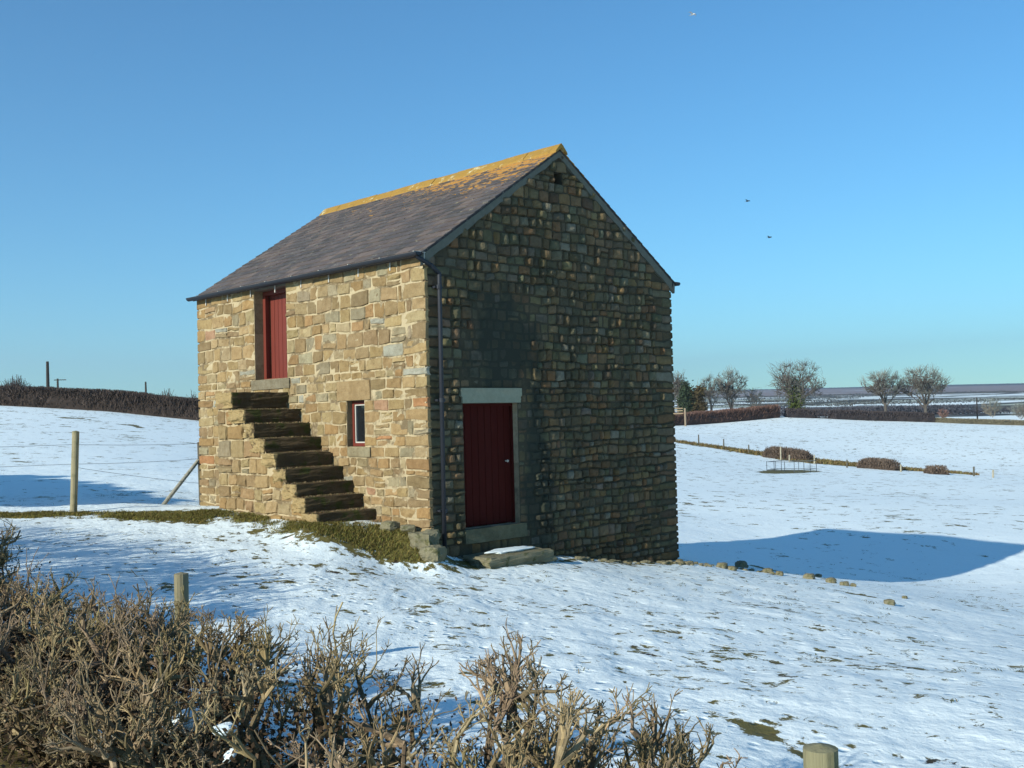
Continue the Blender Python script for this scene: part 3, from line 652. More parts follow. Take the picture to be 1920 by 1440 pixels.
# ------------------------------------------------------------------ loose stones by the barn
def rock(name, c, size, seed, label, mt=M_rock, rough=.10, rnd=.45, rot=0, tilt=0, cat='rock', group=None, n=9):
    v, q = rockgeo(size, seed, rough, rnd, n); a = np.array(Matrix.Rotation(rot, 3, 'Z')@Matrix.Rotation(tilt, 3, 'X')); b = MB(); b.add(v@a.T, q); o = b.build(name, mt, None); o.location = c
    tag(o, label, cat, group); return o
slabo = rock('doorstep_slab', (.40, 1.28, -.45), (.62, 1.45, .2), 31, 'long mossy stone slab lying below the gable door', rough=.06, rnd=.10, cat='stone slab', n=12)
rock('boulder', (.16, -.22, -.10), (.34, .38, .34), 33, 'pale angular boulder at the sunlit foot of the barn corner', rough=.15, rnd=.3, rot=.4)
for i, (x, y, s, lb) in enumerate([(-.55, -.3, .22, 'small pale stone on the grass below the window'), (-.28, -.18, .18, 'small dark stone between the window stone and the corner boulder'), (.45, -.3, .3, 'mossy stone sunk in grass just in front of the corner boulder')]):
    rock('rock', (x, y, H(x, y)+s*.2), (s*1.2, s, s*.7), 40+i, lb, rot=i)
sn = MB(); v, q = rockgeo(np.array([.34, .78, .05]), 51, .2, .75, 9); sn.add(v, q); o = sn.build('snow_patch', M_snow, None, True); o.location = (.34, 1.32, -.335); tag(o, 'thin strip of snow on the slab below the gable door', 'snow')
RK = [((1338, 1056), .20, 'small mossy stone nearest the rear corner of the barn'), ((1376, 1057), .27, 'largest rounded boulder of the stones trailing from the barn corner'), ((1357, 1059), .16, 'small stone touching the left side of the largest rounded boulder'), ((1424, 1067), .2, 'flat stone just right of the largest rounded boulder'),
      ((1445, 1071), .16, 'second flat stone right of the largest rounded boulder'), ((1500, 1076), .22, 'brown stone in the middle of the trail of stones on the bank'), ((1519, 1075), .14, 'dark stone just right of the brown middle stone'), ((1540, 1086), .19, 'mossy stone right of the middle of the bank'), ((1564, 1089), .16, 'flat mossy stone near the right end of the stone trail'), ((1580, 1091), .12, 'small dark stone at the right end of the stone trail'),
      ((1642, 1122), .16, 'lone dark stone at the far right below the shadow'), ((1672, 1111), .09, 'tiny stone on the snow just right of the lone dark stone')]
for i, (pp, s, lb) in enumerate(RK):
    p = hit(pp[0], pp[1]+5)+np.array([.30, -.16, 0]); p[2] = H(p[0], p[1]); rock('rock', (p[0], p[1], p[2]+s*.15), (s*.95, s*.85, s*.65), 60+i, lb, rot=i*1.3, rnd=.7, rough=.12, group='stones along the bank', n=7)

# ------------------------------------------------------------------ branching wood
def unit(v): return v/(np.linalg.norm(v)+1e-9)
def grow(S, p, d, Lg, r, lev, rg, spread=.6, kids=(2, 3), shr=.72, up=.12, rmin=.02, bend=.18, nseg=3):
    step = Lg/nseg; r1 = r
    for k in range(nseg):
        d = unit(d+rg.normal(size=3)*bend+np.array([0, 0, up*.4])); q = p+d*step; r2 = max(r*(1-.35*(k+1)/nseg), rmin*.6)
        S.append((*p, *q, r1, r2)); p = q; r1 = r2
        if lev > 0 and k >= 1 and rg.random() < .55:
            dd = unit(d+rg.normal(size=3)*spread*1.1+np.array([0, 0, up])); grow(S, p, dd, Lg*shr*.8, max(r2*.6, rmin), lev-1, rg, spread, kids, shr, up, rmin, bend, nseg)
    if lev <= 0: return
    for _ in range(rg.integers(kids[0], kids[1]+1)):
        dd = unit(d+rg.normal(size=3)*spread+np.array([0, 0, up])); grow(S, p, dd, Lg*shr*rg.uniform(.8, 1.15), max(r1*.72, rmin), lev-1, rg, spread, kids, shr, up, rmin, bend, nseg)
def crown_fill(S, fn, rg, tips, n, rmin, ln):
    "fine twigs joined to the nearest limb end inside the crown"
    T = np.array([s[3:6] for s in tips]); P = fn(n, rg)
    for p in P:
        k = np.argmin(((T-p)**2).sum(1)); t = T[k]; v = p-t; L_ = np.linalg.norm(v)
        if L_ > ln*3: t = p-v/L_*ln*2
        md = (t+p)/2+rg.normal(size=3)*ln*.15; S.append((*t, *md, rmin*1.4, rmin*1.1)); S.append((*md, *p, rmin*1.1, rmin*.6))
def bare_tree(px, py, d, wpx, topy, label, group, seed, trunk_frac=.2, limbs=6, lev=4, tint=(.11, .095, .08), twig=(.17, .18, .155), ivy=False, fan=.6, fill=2600, name='bare_tree', flat=False, low=.3):
    rg = np.random.default_rng(seed); base = dp(px, py, d); base[2] = H(base[0], base[1])-.1
    top = dp(px, topy, d)[2]; h = top-base[2]; wr = wpx/F*d/2
    t = empty(name, tuple(base)); tag(t, label, 'tree', group)
    S = []; r0 = h*.028; p = np.zeros(3); tf = h*trunk_frac; nS = 4
    for k in range(nS):
        q = np.array([rg.normal()*.05, rg.normal()*.05, tf*(k+1)/nS]); S.append((*p, *q, r0*(1.25-.1*k), r0*(1.15-.1*k))); p = q
    TR = list(S); B = []; tips = []
    for k in range(limbs):
        an = k*2*math.pi/limbs+rg.uniform(-.3, .3); ln = rg.uniform(.75, 1.05); out = fan*rg.uniform(.35, 1.1) if k else .1
        d0 = unit(np.array([math.cos(an)*out*wr/h*2, math.sin(an)*out*wr/h*2, 1.0])); pp = p*rg.uniform(.7, 1.0); rr = r0*.55; L_ = (h-tf)*.30*ln
        grow(B, pp, d0, L_, rr, lev, rg, .42, (2, 3), .74, .10, .046, .12, 3)
    B = np.array(B)
    c = np.array([0, 0, h*low+(h-h*low)/2]); e = np.array([wr, wr, (h-h*low)/2]); rel = (B[:, 3:6]-c)/e; nrm = np.linalg.norm(rel, axis=1); B = B[(nrm < 1.03) | ((B[:, 5] < h*(low+.15)) & (B[:, 6] > .09))]
    def fn(n, g):
        v = g.normal(size=(n, 3)); v /= np.linalg.norm(v, axis=1)[:, None]; ra = g.uniform(.45, 1, n)**.6
        lum = 1+.13*np.sin(v[:, 0]*7+seed)+.1*np.sin(v[:, 2]*9+seed*2)+.08*np.sin(v[:, 1]*8)
        P = c+v*ra[:, None]*lum[:, None]*e*.96
        if flat: P[:, 2] = np.where(P[:, 2] < c[2]-e[2]*.55, c[2]-e[2]*.4+g.uniform(0, e[2], n), P[:, 2])
        return P
    FL = []; crown_fill(FL, fn, rg, [tuple(x) for x in B] if len(B) else S, int(fill*.5), .021, h*.07)
    a = MB(); a.segs(TR, 8, tint); a.build('trunk', M_bark, t)
    a = MB(); a.segs(B, 4, tint); a.segs(FL, 3, np.array(twig)*rg.uniform(.7, 1.3, (len(FL), 1))); a.build('branches', M_bark, t)
    if ivy:
        P = []
        for s_ in list(TR)+[tuple(x) for x in B if x[6] > .11 and x[5] < h*.62]:
            s_ = np.array(s_); n_ = int(110*(s_[6]+.3))
            for _ in range(n_): P.append(s_[:3]+(s_[3:6]-s_[:3])*rg.random()+rg.normal(size=3)*(.22+s_[6]*.6))
        P = P+list(np.array([0, 0, h*.32])+rg.normal(size=(1500, 3))*np.array([.75, .75, h*.13])); P = np.array(P); P = P[P[:, 2] > .2]
        a = MB(); a.leaves(P, .17, np.array((.075, .095, .018))*rg.uniform(.4, 1.5, (len(P), 1))); a.build('ivy', M_leaf, t)
    return t
G = 'trees beyond the far hedge'
DT = 214
bare_tree(1494, 790, DT, 112, 664, 'ivy-clad spreading bare tree standing alone in the far hedge', G, 11, .12, 9, 4, fan=1.2, ivy=True, fill=2600, low=.16, twig=(.13, .13, .11))
bare_tree(1661, 790, DT, 88, 688, 'round-topped bare tree, left and smaller of the touching pair', G, 12, .34, 7, 4, fan=1.1, fill=2600, low=.42)
bare_tree(1736, 790, DT, 96, 681, 'flat-domed bare tree, right and larger of the touching pair', G, 13, .30, 8, 4, fan=1.3, fill=3000, low=.40)
bare_tree(1334, 775, DT+10, 50, 696, 'slim bare tree between the dark evergreens and the oak-shaped tree', G, 14, .25, 5, 4, fill=1500)
bare_tree(1372, 772, DT+12, 66, 686, 'taller bare tree left of the snowy gap and ivy tree', G, 15, .2, 7, 4, fan=1.0, fill=2200)
bare_tree(1272, 775, DT, 42, 690, 'thin bare tree rising beside the right edge of the barn', G, 16, .4, 5, 4, fill=1100)
bare_tree(1414, 775, DT+15, 44, 722, 'low faint bare tree right of the taller hedge trees', G, 17, .15, 5, 3, fill=700, tint=(.2, .17, .14))
bare_tree(1862, 795, DT, 44, 742, 'small bare sapling right of the lone pole', G, 18, .15, 5, 3, fill=700, tint=(.22, .19, .15))
bare_tree(1915, 800, DT, 44, 750, 'small bare tree cut by the right edge of the picture', G, 19, .15, 5, 3, fill=900, tint=(.2, .17, .14))
bare_tree(1770, 795, DT, 24, 764, 'short reddish shrub-like tree under the flat-domed tree', G, 20, .1, 5, 3, fill=500, tint=(.2, .13, .1), twig=(.24, .14, .12))
def evergreen(px, py, d, wpx, topy, label, seed, tint):
    rg = np.random.default_rng(seed); base = dp(px, py, d); base[2] = H(base[0], base[1])-.1; h = dp(px, topy, d)[2]-base[2]; wr = wpx/F*d/2
    t = empty('evergreen_tree', tuple(base)); tag(t, label, 'tree', G); a = MB(); a.segs([(0, 0, 0, 0, 0, h*.8, .25, .08)], 7, (.1, .08, .06)); a.build('trunk', M_bark, t)
    P = []
    for k in range(26):
        c = np.array([rg.uniform(-1, 1)*wr*.8, rg.uniform(-1, 1)*wr*.8, rg.uniform(.15, .9)*h]); c[:2] *= (1.15-c[2]/h*.75); P.append(c+rg.normal(size=(230, 3))*np.array([.42, .42, .5])*wr*.55)
    P = np.concatenate(P); P = P[P[:, 2] > .1]; a = MB(); a.leaves(P, .20, np.array(tint)*rg.uniform(.4, 1.5, (len(P), 1))); a.build('crown', M_leaf, t)
evergreen(1285, 775, DT-5, 34, 716, 'dark evergreen tree near the barn edge, taller of two', 21, (.035, .05, .025))
evergreen(1306, 775, DT-5, 34, 722, 'brownish evergreen tree right of the dark one', 22, (.085, .065, .03))

# ------------------------------------------------------------------ far hedges
def hedge(path, hgt_, thick, n, tint, label, name='hedge', rt=.035, group=None, ragged=.12, core=.8, gaps=(), ends=0):
    "clipped winter hedge along a ground path: twig mass over a lumpy core"
    rg = np.random.default_rng(abs(hash(label)) % 9973 if False else len(label)*31+n); P = np.array(path, float); seg = np.linalg.norm(np.diff(P[:, :2], axis=0), axis=1); cum = np.concatenate([[0], np.cumsum(seg)])
    def at(s):
        x = np.interp(s, cum, P[:, 0]); y = np.interp(s, cum, P[:, 1]); return x, y
    hh = hgt_ if callable(hgt_) else (lambda s: hgt_*(1-(0 if not ends else .75*np.exp(-np.minimum(s, cum[-1]-s)/ends))))
    T = rg.uniform(0, cum[-1], n)
    for (g0, g1, pr) in gaps: T = np.where((T > g0) & (T < g1) & (rg.random(n) < pr), rg.uniform(0, cum[-1], n), T)
    x, y = at(T); x2, y2 = at(np.minimum(T+.5, cum[-1])); x3, y3 = at(np.maximum(T-.5, 0)); tx, ty = x2-x3, y2-y3; ln = np.hypot(tx, ty)+1e-6; nx_, ny_ = -ty/ln, tx/ln
    off = rg.uniform(-1, 1, n)*thick/2; Hh = hh(T)*(1+ragged*.6*vnoise(T, T*0, .6, 3)); z0 = hgt(x, y, False); f = rg.uniform(.0, 1, n)**.75
    p = np.stack([x+nx_*off, y+ny_*off, z0+Hh*f*.9], 1); dv = rg.normal(size=(n, 3))*.5; dv[:, 2] = np.abs(dv[:, 2])+.7; dv /= np.linalg.norm(dv, axis=1)[:, None]
    l_ = rg.uniform(.12, .3, n)*hgt_ if not callable(hgt_) else rg.uniform(.12, .3, n)*Hh; q = p+dv*l_[:, None]; q[:, 2] = np.minimum(q[:, 2], z0+Hh*(1+ragged*.5*rg.random(n)))
    b = MB(); b.segs(np.hstack([p, q, np.full((n, 1), rt), np.full((n, 1), rt*.4)]), 3, np.array(tint)*rg.uniform(.5, 1.6, (n, 1)), cap=False)
    m_ = int(cum[-1]/ (thick*.35))+2; ss = np.linspace(0, cum[-1], m_); xx, yy = at(ss); zz = hgt(xx, yy, False); a2 = at(np.minimum(ss+.5, cum[-1])); a3 = at(np.maximum(ss-.5, 0)); tx, ty = a2[0]-a3[0], a2[1]-a3[1]; ln = np.hypot(tx, ty)+1e-6; ux, uy = -ty/ln, tx/ln
    V = []; hv = hh(ss)*core
    gm = np.ones(m_)
    for (g0, g1, pr) in gaps: gm = np.where((ss > g0) & (ss < g1), 1-pr, gm)
    for (o_, zf) in ((-.42, .0), (-.46, .45), (-.34, .9), (0, 1.0), (.34, .9), (.46, .45), (.42, .0)):
        j = 1+.25*rg.normal(size=m_)*.4; V.append(np.stack([xx+ux*o_*thick*j*gm, yy+uy*o_*thick*j*gm, zz+hv*zf*(1+.12*rg.normal(size=m_))*gm-(.3 if zf == 0 else 0)], 1))
    V = np.stack(V, 1); k = 7; q = [(i*k+j, (i+1)*k+j, (i+1)*k+j+1, i*k+j+1) for i in range(m_-1) for j in range(k-1)]
    if core > 0: b.add(V.reshape(-1, 3), q, None, np.array(tint)*.55)
    o = b.build(name, M_leaf, None); tag(o, label, 'hedge', group); return o
def gpath(L_): return [hit(a, c_, 20) for a, c_ in L_]
def dpath(L_): return [dp(a, c_, d) for a, c_, d in L_]
hedge(dpath([(-60, 758, 92), (0, 762, 92), (200, 771, 92), (385, 788, 92), (520, 795, 95)]), 1.75, 2.2, 26000, (.075, .055, .045), 'dark bare hedge along the skyline left of the barn', rt=.03, core=.86)
GH = 'hedges across the far field'
hedge(dpath([(1225, 802, 186), (1262, 798, 190), (1330, 791, 197), (1400, 786, 204), (1452, 784, 210)]), lambda s: 2.0+.9*np.clip(s/60, 0, 1), 3, 12000, (.125, .072, .055), 'reddish brown hedge from the barn edge to the ivy tree', group=GH, rt=.045)
hedge(dpath([(1474, 785, 210), (1530, 786, 210), (1600, 788, 210), (1680, 791, 210), (1752, 794, 208)]), 1.9, 3, 10000, (.055, .045, .045), 'long dark hedge under the two domed trees', group=GH, rt=.045, gaps=[(6, 9, .8)])
hedge(dpath([(1752, 794, 208), (1800, 796, 205), (1860, 797, 203), (1960, 801, 200)]), 1.0, 2.2, 5000, (.16, .14, .09), 'low pale scrubby hedge at the far right', group=GH, rt=.04)
GD = 'clipped bushes along the ditch'
def dbush(L_, hg, n, lb): hedge(gpath(L_), hg, 1.6, n, (.11, .08, .06), lb, 'clipped_bush', rt=.03, group=GD, core=.42, ends=.3, ragged=.5)
dbush([(1436, 857), (1470, 861), (1520, 866)], 1.3, 3600, 'longest clipped bush on the ditch, behind the metal hurdles')
dbush([(1608, 877), (1640, 879), (1686, 883)], 1.1, 2600, 'middle clipped bush on the ditch')
dbush([(1732, 887), (1750, 888), (1764, 890)], .85, 1100, 'smallest clipped bush at the right end of the ditch')
# woods in the valley
def belt(L_, h, n, label, tint=(.055, .055, .065)):
    rg = np.random.default_rng(n); P = np.array([dp(*a) for a in L_]); t = rg.uniform(0, len(P)-1.001, n); k = t.astype(int); f = (t-k)[:, None]; p = P[k]*(1-f)+P[k+1]*f
    p[:, 0] += rg.normal(size=n)*9; p[:, 1] += rg.normal(size=n)*9; z = hgt(p[:, 0], p[:, 1], False); p[:, 2] = z+rg.uniform(0, 1, n)**.7*h*(.85+.3*vnoise(p[:, 0], p[:, 1], .05, 2))
    d = rg.normal(size=(n, 3)); d[:, 2] = np.abs(d[:, 2])+.6; d /= np.linalg.norm(d, axis=1)[:, None]; b = MB(); b.segs(np.hstack([p, p+d*h*.22, np.full((n, 1), .22), np.full((n, 1), .08)]), 3, np.array(tint)*rg.uniform(.6, 1.4, (n, 1)), cap=False)
    o = b.build('woodland', M_leaf, None); tag(o, label, 'woodland', kind='stuff')
belt([(1480, 785, 420), (1560, 784, 430), (1650, 785, 430), (1760, 786, 430)], 4.0, 9000, 'blue-grey belt of bare woodland behind the dark hedge')
belt([(1240, 786, 440), (1320, 784, 440), (1400, 784, 440)], 2.6, 3500, 'grey belt of bare woodland behind the reddish hedge')
belt([(1760, 786, 430), (1840, 787, 430), (1960, 786, 430)], 2.0, 3000, 'low grey belt of scrub behind the pale hedge')
# hedgerows and small woods over the valley fields, too many and too far to count
b = MB(); rg = np.random.default_rng(77)
for k in range(24):
    d0 = rg.uniform(480, 2100); px0 = rg.uniform(1230, 1960); L_ = rg.uniform(60, 420); an = rg.uniform(-.5, .5) if rg.random() < .6 else rg.uniform(-1.5, 1.5); c0 = dp(px0, 760, d0); h = rg.uniform(.8, 1.8)*(1+d0/2500); n_ = int(200+L_*1.6)
    ux = math.cos(YAW+an); uy = math.sin(YAW+an); t_ = rg.uniform(-.5, .5, n_)*L_; x_ = c0[0]+ux*t_+rg.normal(size=n_)*2; y_ = c0[1]+uy*t_+rg.normal(size=n_)*2; lum = 1+1.6*np.clip(vnoise(t_, t_*0+k, .03, 4), 0, 1)
    p = np.stack([x_, y_, hgt(x_, y_, False)+rg.random(n_)*h*lum*.8], 1); dv = rg.normal(size=(n_, 3)); dv[:, 2] = np.abs(dv[:, 2])+.4; dv /= np.linalg.norm(dv, axis=1)[:, None]; w_ = .25*(1+d0/900)
    b.segs(np.hstack([p, p+dv*h*.35, np.full((n_, 1), w_), np.full((n_, 1), w_*.4)]), 3, np.array((.06, .06, .05))*rg.uniform(.6, 1.5, (n_, 1)), cap=False)
tag(b.build('distant_hedgerows', M_leaf, None), 'distant hedgerows dividing the snowy fields below the moor', 'hedgerows', kind='stuff')
# ragged bushes on the left skyline
def skybush(px, py, d, wpx, topy, label, seed, n, name='bush', group='bushes on the left skyline'):
    rg = np.random.default_rng(seed); base = dp(px, py, d); base[2] = H(base[0], base[1]); h = dp(px, topy, d)[2]-base[2]; wr = wpx/F*d/2; S = []
    for k in range(n):
        a = rg.uniform(0, 2*math.pi); rr = rg.random()**.5; x_, y_ = math.cos(a)*rr*wr, math.sin(a)*rr*wr; top_ = h*(1-.55*rr*rr)*rg.uniform(.55, 1.02)
        p0 = np.array([x_*.3, y_*.3, h*.1]); p1 = np.array([x_*.75, y_*.75, top_*.65]); p2 = np.array([x_+rg.normal()*.15, y_+rg.normal()*.15, top_]); S += [(*p0, *p1, .03, .02), (*p1, *p2, .02, .012), (*p1, *(p1+rg.normal(size=3)*.35), .016, .008), (*((p1+p2)/2), *((p1+p2)/2+rg.normal(size=3)*.3), .014, .006)]
    b = MB(); b.segs(S, 3, (.085, .065, .055), cap=False); o = b.build(name, M_bark, None); o.location = base; tag(o, label, 'bush', group)
skybush(30, 765, 95, 78, 700, 'rounded twiggy bush at the far left of the skyline', 31, 420)
skybush(312, 780, 96, 46, 723, 'small twiggy bush right of the thin skyline pole', 32, 170)
skybush(362, 783, 96, 34, 728, 'faint thin bush against the left edge of the barn', 33, 60)
# utility poles
def pole(px, py, d, topy, label, r=.14, cross=False):
    base = dp(px, py, d); base[2] = H(base[0], base[1])-.2; tp = dp(px-2, topy, d); o = empty('utility_pole', tuple(base)); tag(o, label, 'utility pole', 'poles on the horizon'); t = tp-base
    b = MB(); b.segs([(0, 0, 0, *t, r*1.15, r*.8)], 9, (.05, .042, .036)); b.build('pole', M_bark, o)
    if cross:
        b = MB(); b.box((t[0]-.7, t[1]-.7, t[2]-.25), (t[0]-.65, t[1]-.65, t[2]-.24), c=(.05, .04, .03)); b.segs([(t[0]-_r[0]*.4, t[1]-_r[1]*.4, t[2]-.15, t[0]+_r[0]*.95, t[1]+_r[1]*.95, t[2]-.15, .05, .05)], 5, (.05, .042, .036)); b.build('crossarm', M_bark, o)
        c = t+_r*.9+np.array([0, 0, -1.5]); b = MB(); b.segs([(*(c-[0, 0, .45]), *(c+[0, 0, .35]), .26, .26)], 10, (.09, .1, .11)); b.build('transformer', M_bark, o)
pole(91, 775, 100, 678, 'tall leaning wooden pole behind the left hedge', .16); pole(110, 775, 120, 710, 'short pole with crossarm right of the tall leaning pole', .13, True)
pole(275, 780, 110, 716, 'thin lone pole nearest the barn on the left skyline', .11); pole(1833, 792, 230, 745, 'dark pole standing among trees on the far right', .15)
# ditch fence posts
GP = 'posts of the ditch fence'
PST = [(1310, 833, 815, 'leftmost of the ditch fence posts'), (1357, 842, 823, 'second ditch fence post from the left'), (1404, 851, 834, 'third ditch fence post, left of the long bush'), (1464, 862, 838, 'pale ditch post in front of the long bush'), (1480, 866, 853, 'short stake beside the pale post of the long bush'), (1527, 869, 853, 'pale ditch post at the right end of the long bush'), (1588, 876, 862, 'ditch post left of the middle bush'), (1689, 884, 871, 'pale ditch post right of the middle bush'), (1826, 892, 875, 'dark ditch post right of the smallest bush'), (1862, 895, 884, 'rightmost short ditch post')]
for px, by, ty, lb in PST:
    p = hit(px, by+1, 20); dd = float((p-CAM)@_fw); tz = dp(px, ty, dd)[2]-p[2]; b = MB(); b.segs([(0, 0, -.2, .03, 0, max(tz, .7), .085, .075)], 7, (.10, .09, .07) if 'dark' in lb or 'left' in lb else (.36, .32, .24)); o = b.build('fence_post', M_post, None); o.location = p; tag(o, lb, 'fence post', GP)
# hurdle pen
p = hit(1485, 886, 20); pen = empty('hurdle_pen', tuple(p)); tag(pen, 'low metal hurdle pen on trodden earth before the ditch', 'pen'); dd = float((p-CAM)@_fw); k = dd/F
hx = _r0; hy = np.array([-_r0[1], _r0[0], 0])
def hurdle(a, c_):
    b = MB(); a = np.array(a); c_ = np.array(c_); S = []
    for z in (.28, 1.0): S.append((*(a+[0, 0, z]), *(c_+[0, 0, z]), .024, .024))
    for f in (0, .5, 1): q = a+(c_-a)*f; S.append((*(q+[0, 0, 0]), *(q+[0, 0, 1.05]), .024, .024))
    b.segs(S, 6); b.build('hurdle', M_wire_dark, pen)
hurdle(hx*-47*k, hx*-20*k-hy*1.2); hurdle(hx*-20*k-hy*1.2, hx*14*k-hy*1.5); hurdle(hx*14*k-hy*1.5, hx*46*k); hurdle(hx*-47*k, hx*-10*k+hy*1.8); hurdle(hx*-10*k+hy*1.8, hx*46*k)
# wooden gate near the barn edge
p = dp(1268, 797, 184); p[2] = H(p[0], p[1]); gt = empty('wooden_gate', tuple(p)); tag(gt, 'pale wooden gate with post at the barn edge by the far hedge', 'gate')
b = MB(); b.segs([(*(-_r0*1.6+[0, 0, z]), *(_r0*1.2+[0, 0, z]), .09, .09) for z in (2.2, 2.7, 3.1)]+[(*(-_r0*.9+[0, 0, 0]), *(-_r0*.9+[0, 0, 3.1]), .1, .1)], 5, (.40, .29, .18)); b.build('gate_panel', M_post, gt)
b = MB(); b.segs([(*(_r0*1.6), *(_r0*1.6+[0, 0, 3.1]), .18, .17)], 6, (.28, .21, .15)); b.build('gatepost', M_post, gt)

# ------------------------------------------------------------------ near fences
def post(name, x, y, h, r, lean, label, tint, sq=False, group=None):
    z = H(x, y); b = MB(); k = 14; S = []; P0 = np.array([0, 0, -.3]); n_ = 6
    for i in range(n_):
        a = P0+(np.array([lean[0], lean[1], h])-P0)*i/n_; c_ = P0+(np.array([lean[0], lean[1], h])-P0)*(i+1)/n_; S.append((*a, *c_, r*(1+.02*math.sin(i*2.1)), r*(1+.02*math.sin((i+1)*2.1))))
    b.segs(S, k, tint); o = b.build(name, M_post, None, False); o.location = (x, y, z)
    if label: tag(o, label, 'fence post', group)
    return o
post('fence_post', 4.39, -6.2, .55-H(4.39, -6.2), .055, (-.01, 0), 'round green-stained post rising from the twigs of the near hedge', (.22, .19, .12))
pa = post('fence_post', 10.50, -7.28, .68-H(10.5, -7.28), .052, (0, 0), 'flat-topped mossy post cut by the bottom edge of the picture', (.22, .20, .12))
fx, fy = -5.9, -2.88; z1 = H(fx, fy); z2 = H(-7.6, .42)
fe = empty('wire_fence', (fx, fy, z1)); tag(fe, 'post and wire fence running up to the left corner of the barn', 'fence')
def sub(o, par): o.parent = par; o.location = Vector(o.location)-par.location; return o
sub(post('fence_post', fx, fy, 1.67-z1, .058, (.09, .03), None, (.30, .26, .16)), fe)
sub(post('fence_post', -7.6, .42, 1.38-z2, .06, (-.05, 0), None, (.10, .085, .065)), fe)
o0 = np.array([fx, fy, z1]); b = MB(); a = np.array([-7.25, -.62, H(-7.25, -.62)-.05])-o0; c_ = np.array([-7.62, .36, 1.02])-o0; b.segs([(*a, *c_, .042, .038)], 10, (.34, .32, .26)); b.build('brace', M_post, fe)
def wire(b, p, q, sag=.02, n_=10):
    p = np.array(p, float); q = np.array(q, float); S = []; pr = p
    for i in range(1, n_+1):
        f = i/n_; c_ = p+(q-p)*f-np.array([0, 0, sag*4*f*(1-f)]); S.append((*pr, *c_, .0035, .0035)); pr = c_
    b.segs(S, 4)
PC = [np.array([fx+.05, fy, z]) for z in (1.45, 1.12)]; PD = [np.array([-7.62, .42, z]) for z in (1.36, 1.05)]; PL = [np.array([-7.5, -8.8, z]) for z in (1.5, 1.2)]
for i in range(2):
    b = MB(); wire(b, PC[i]-o0, PD[i]-o0); wire(b, PL[i]-o0, PC[i]-o0); b.build('wire', M_wire, fe)
b = MB(); wire(b, PC[1]-o0+[0, 0, -.05], np.array([-7.6, .40, .55])-o0); b.build('wire', M_wire, fe)

# ------------------------------------------------------------------ grass tufts and leftovers
def tufts(P, nb, hh, tint, name, label, spread=.05, wd=.004, lean=.5):
    rg = np.random.default_rng(len(P)); P = np.repeat(np.asarray(P), nb, axis=0); n = len(P); a = rg.uniform(0, 2*math.pi, n); p = P.copy(); rr = rg.random(n)*spread; p[:, 0] += np.cos(a*3)*rr; p[:, 1] += np.sin(a*3)*rr; p[:, 2] -= .01
    h = hh*rg.uniform(.4, 1.2, n); d = np.stack([np.cos(a)*lean, np.sin(a)*lean, np.ones(n)], 1); d /= np.linalg.norm(d, axis=1)[:, None]; s = np.stack([-np.sin(a), np.cos(a), 0*a], 1)*wd; t1 = p+d*(h*.6)[:, None]; t2 = t1+(d*[1.6, 1.6, .4])*(h*.5)[:, None]
    V = np.stack([p-s, p+s, t1+s*.7, t1-s*.7, t2], 1).reshape(-1, 3); bb = (np.arange(n)*5)[:, None]; q = bb+np.array([[0, 1, 2, 3]]); t = bb+np.array([[3, 2, 4]])
    c = np.array(tint)*rg.uniform(.5, 1.6, (n, 1))*rg.uniform(.85, 1.15, (n, 3)); b = MB(); b.add(V, q, t, np.repeat(c, 5, axis=0)); o = b.build(name, M_leaf, None); tag(o, label, 'grass', kind='stuff'); return o
def ribbon_pts(pts, n, rg):
    out = []; pts = np.array(pts); seg = np.hypot(*np.diff(pts[:, :2], axis=0).T)*(pts[:-1, 2]+pts[1:, 2]); k = rg.choice(len(seg), n, p=seg/seg.sum()); f = rg.random(n); p = pts[k]*(1-f)[:, None]+pts[k+1]*f[:, None]
    a = rg.uniform(0, 2*math.pi, n); r_ = np.sqrt(rg.random(n))*p[:, 2]*1.05; x, y = p[:, 0]+np.cos(a)*r_, p[:, 1]+np.sin(a)*r_; return np.stack([x, y, hgt(x, y)], 1)
rg = np.random.default_rng(3); TP = ribbon_pts([s for s in STRIP if s[0] > -30], 9000, rg); TP = TP[.72+1.1*vnoise(TP[:, 0], TP[:, 1], 1.7, 21)+.7*vnoise(TP[:, 0], TP[:, 1], 5.1, 22)+.2*rg.normal(size=len(TP)) > .66]
tufts(TP, 8, .065, (.17, .145, .04), 'grass', 'short green and brown grass strip along the front of the barn')
P = ribbon_pts(DITCH, 2200, rg); tufts(P, 6, .38, (.20, .15, .06), 'grass', 'rough brown grass along the ditch bank', .3, .03)
P = []
for k, (sx, sz) in enumerate(ST[1:]+[(-1.0, .16)]):
    n = 95; P.append(np.stack([rg.uniform(ST[k][0]+.01, ST[k][0]+.16, n), rg.uniform(-1.08, -.02, n), np.full(n, sz-.01)], 1))
tufts(np.concatenate(P), 7, .06, (.26, .19, .10), 'dead_grass', 'dead brown grass growing on the treads of the steps', .03)
n = 9000; an = base_az+rg.uniform(-R(27), R(27), n); rr_ = 4+46*rg.random(n)**1.1; x = CAM[0]+rr_*np.cos(an); y = CAM[1]+rr_*np.sin(an)
k = (vnoise(x, y, 1.5, 8)+.6*vnoise(x, y, .3, 9)+.5*vnoise(x, y, 5., 10) > .30) & ~((x < .1) & (x > -L-.1) & (y > -.1) & (y < W+.1)) & (y > -6.6)
P = np.stack([x[k], y[k], hgt(x[k], y[k])], 1); tufts(P, 12, .05, (.075, .078, .022), 'grass_tufts', 'scattered grass tufts poking through the snow', .10, .005, 1.5)

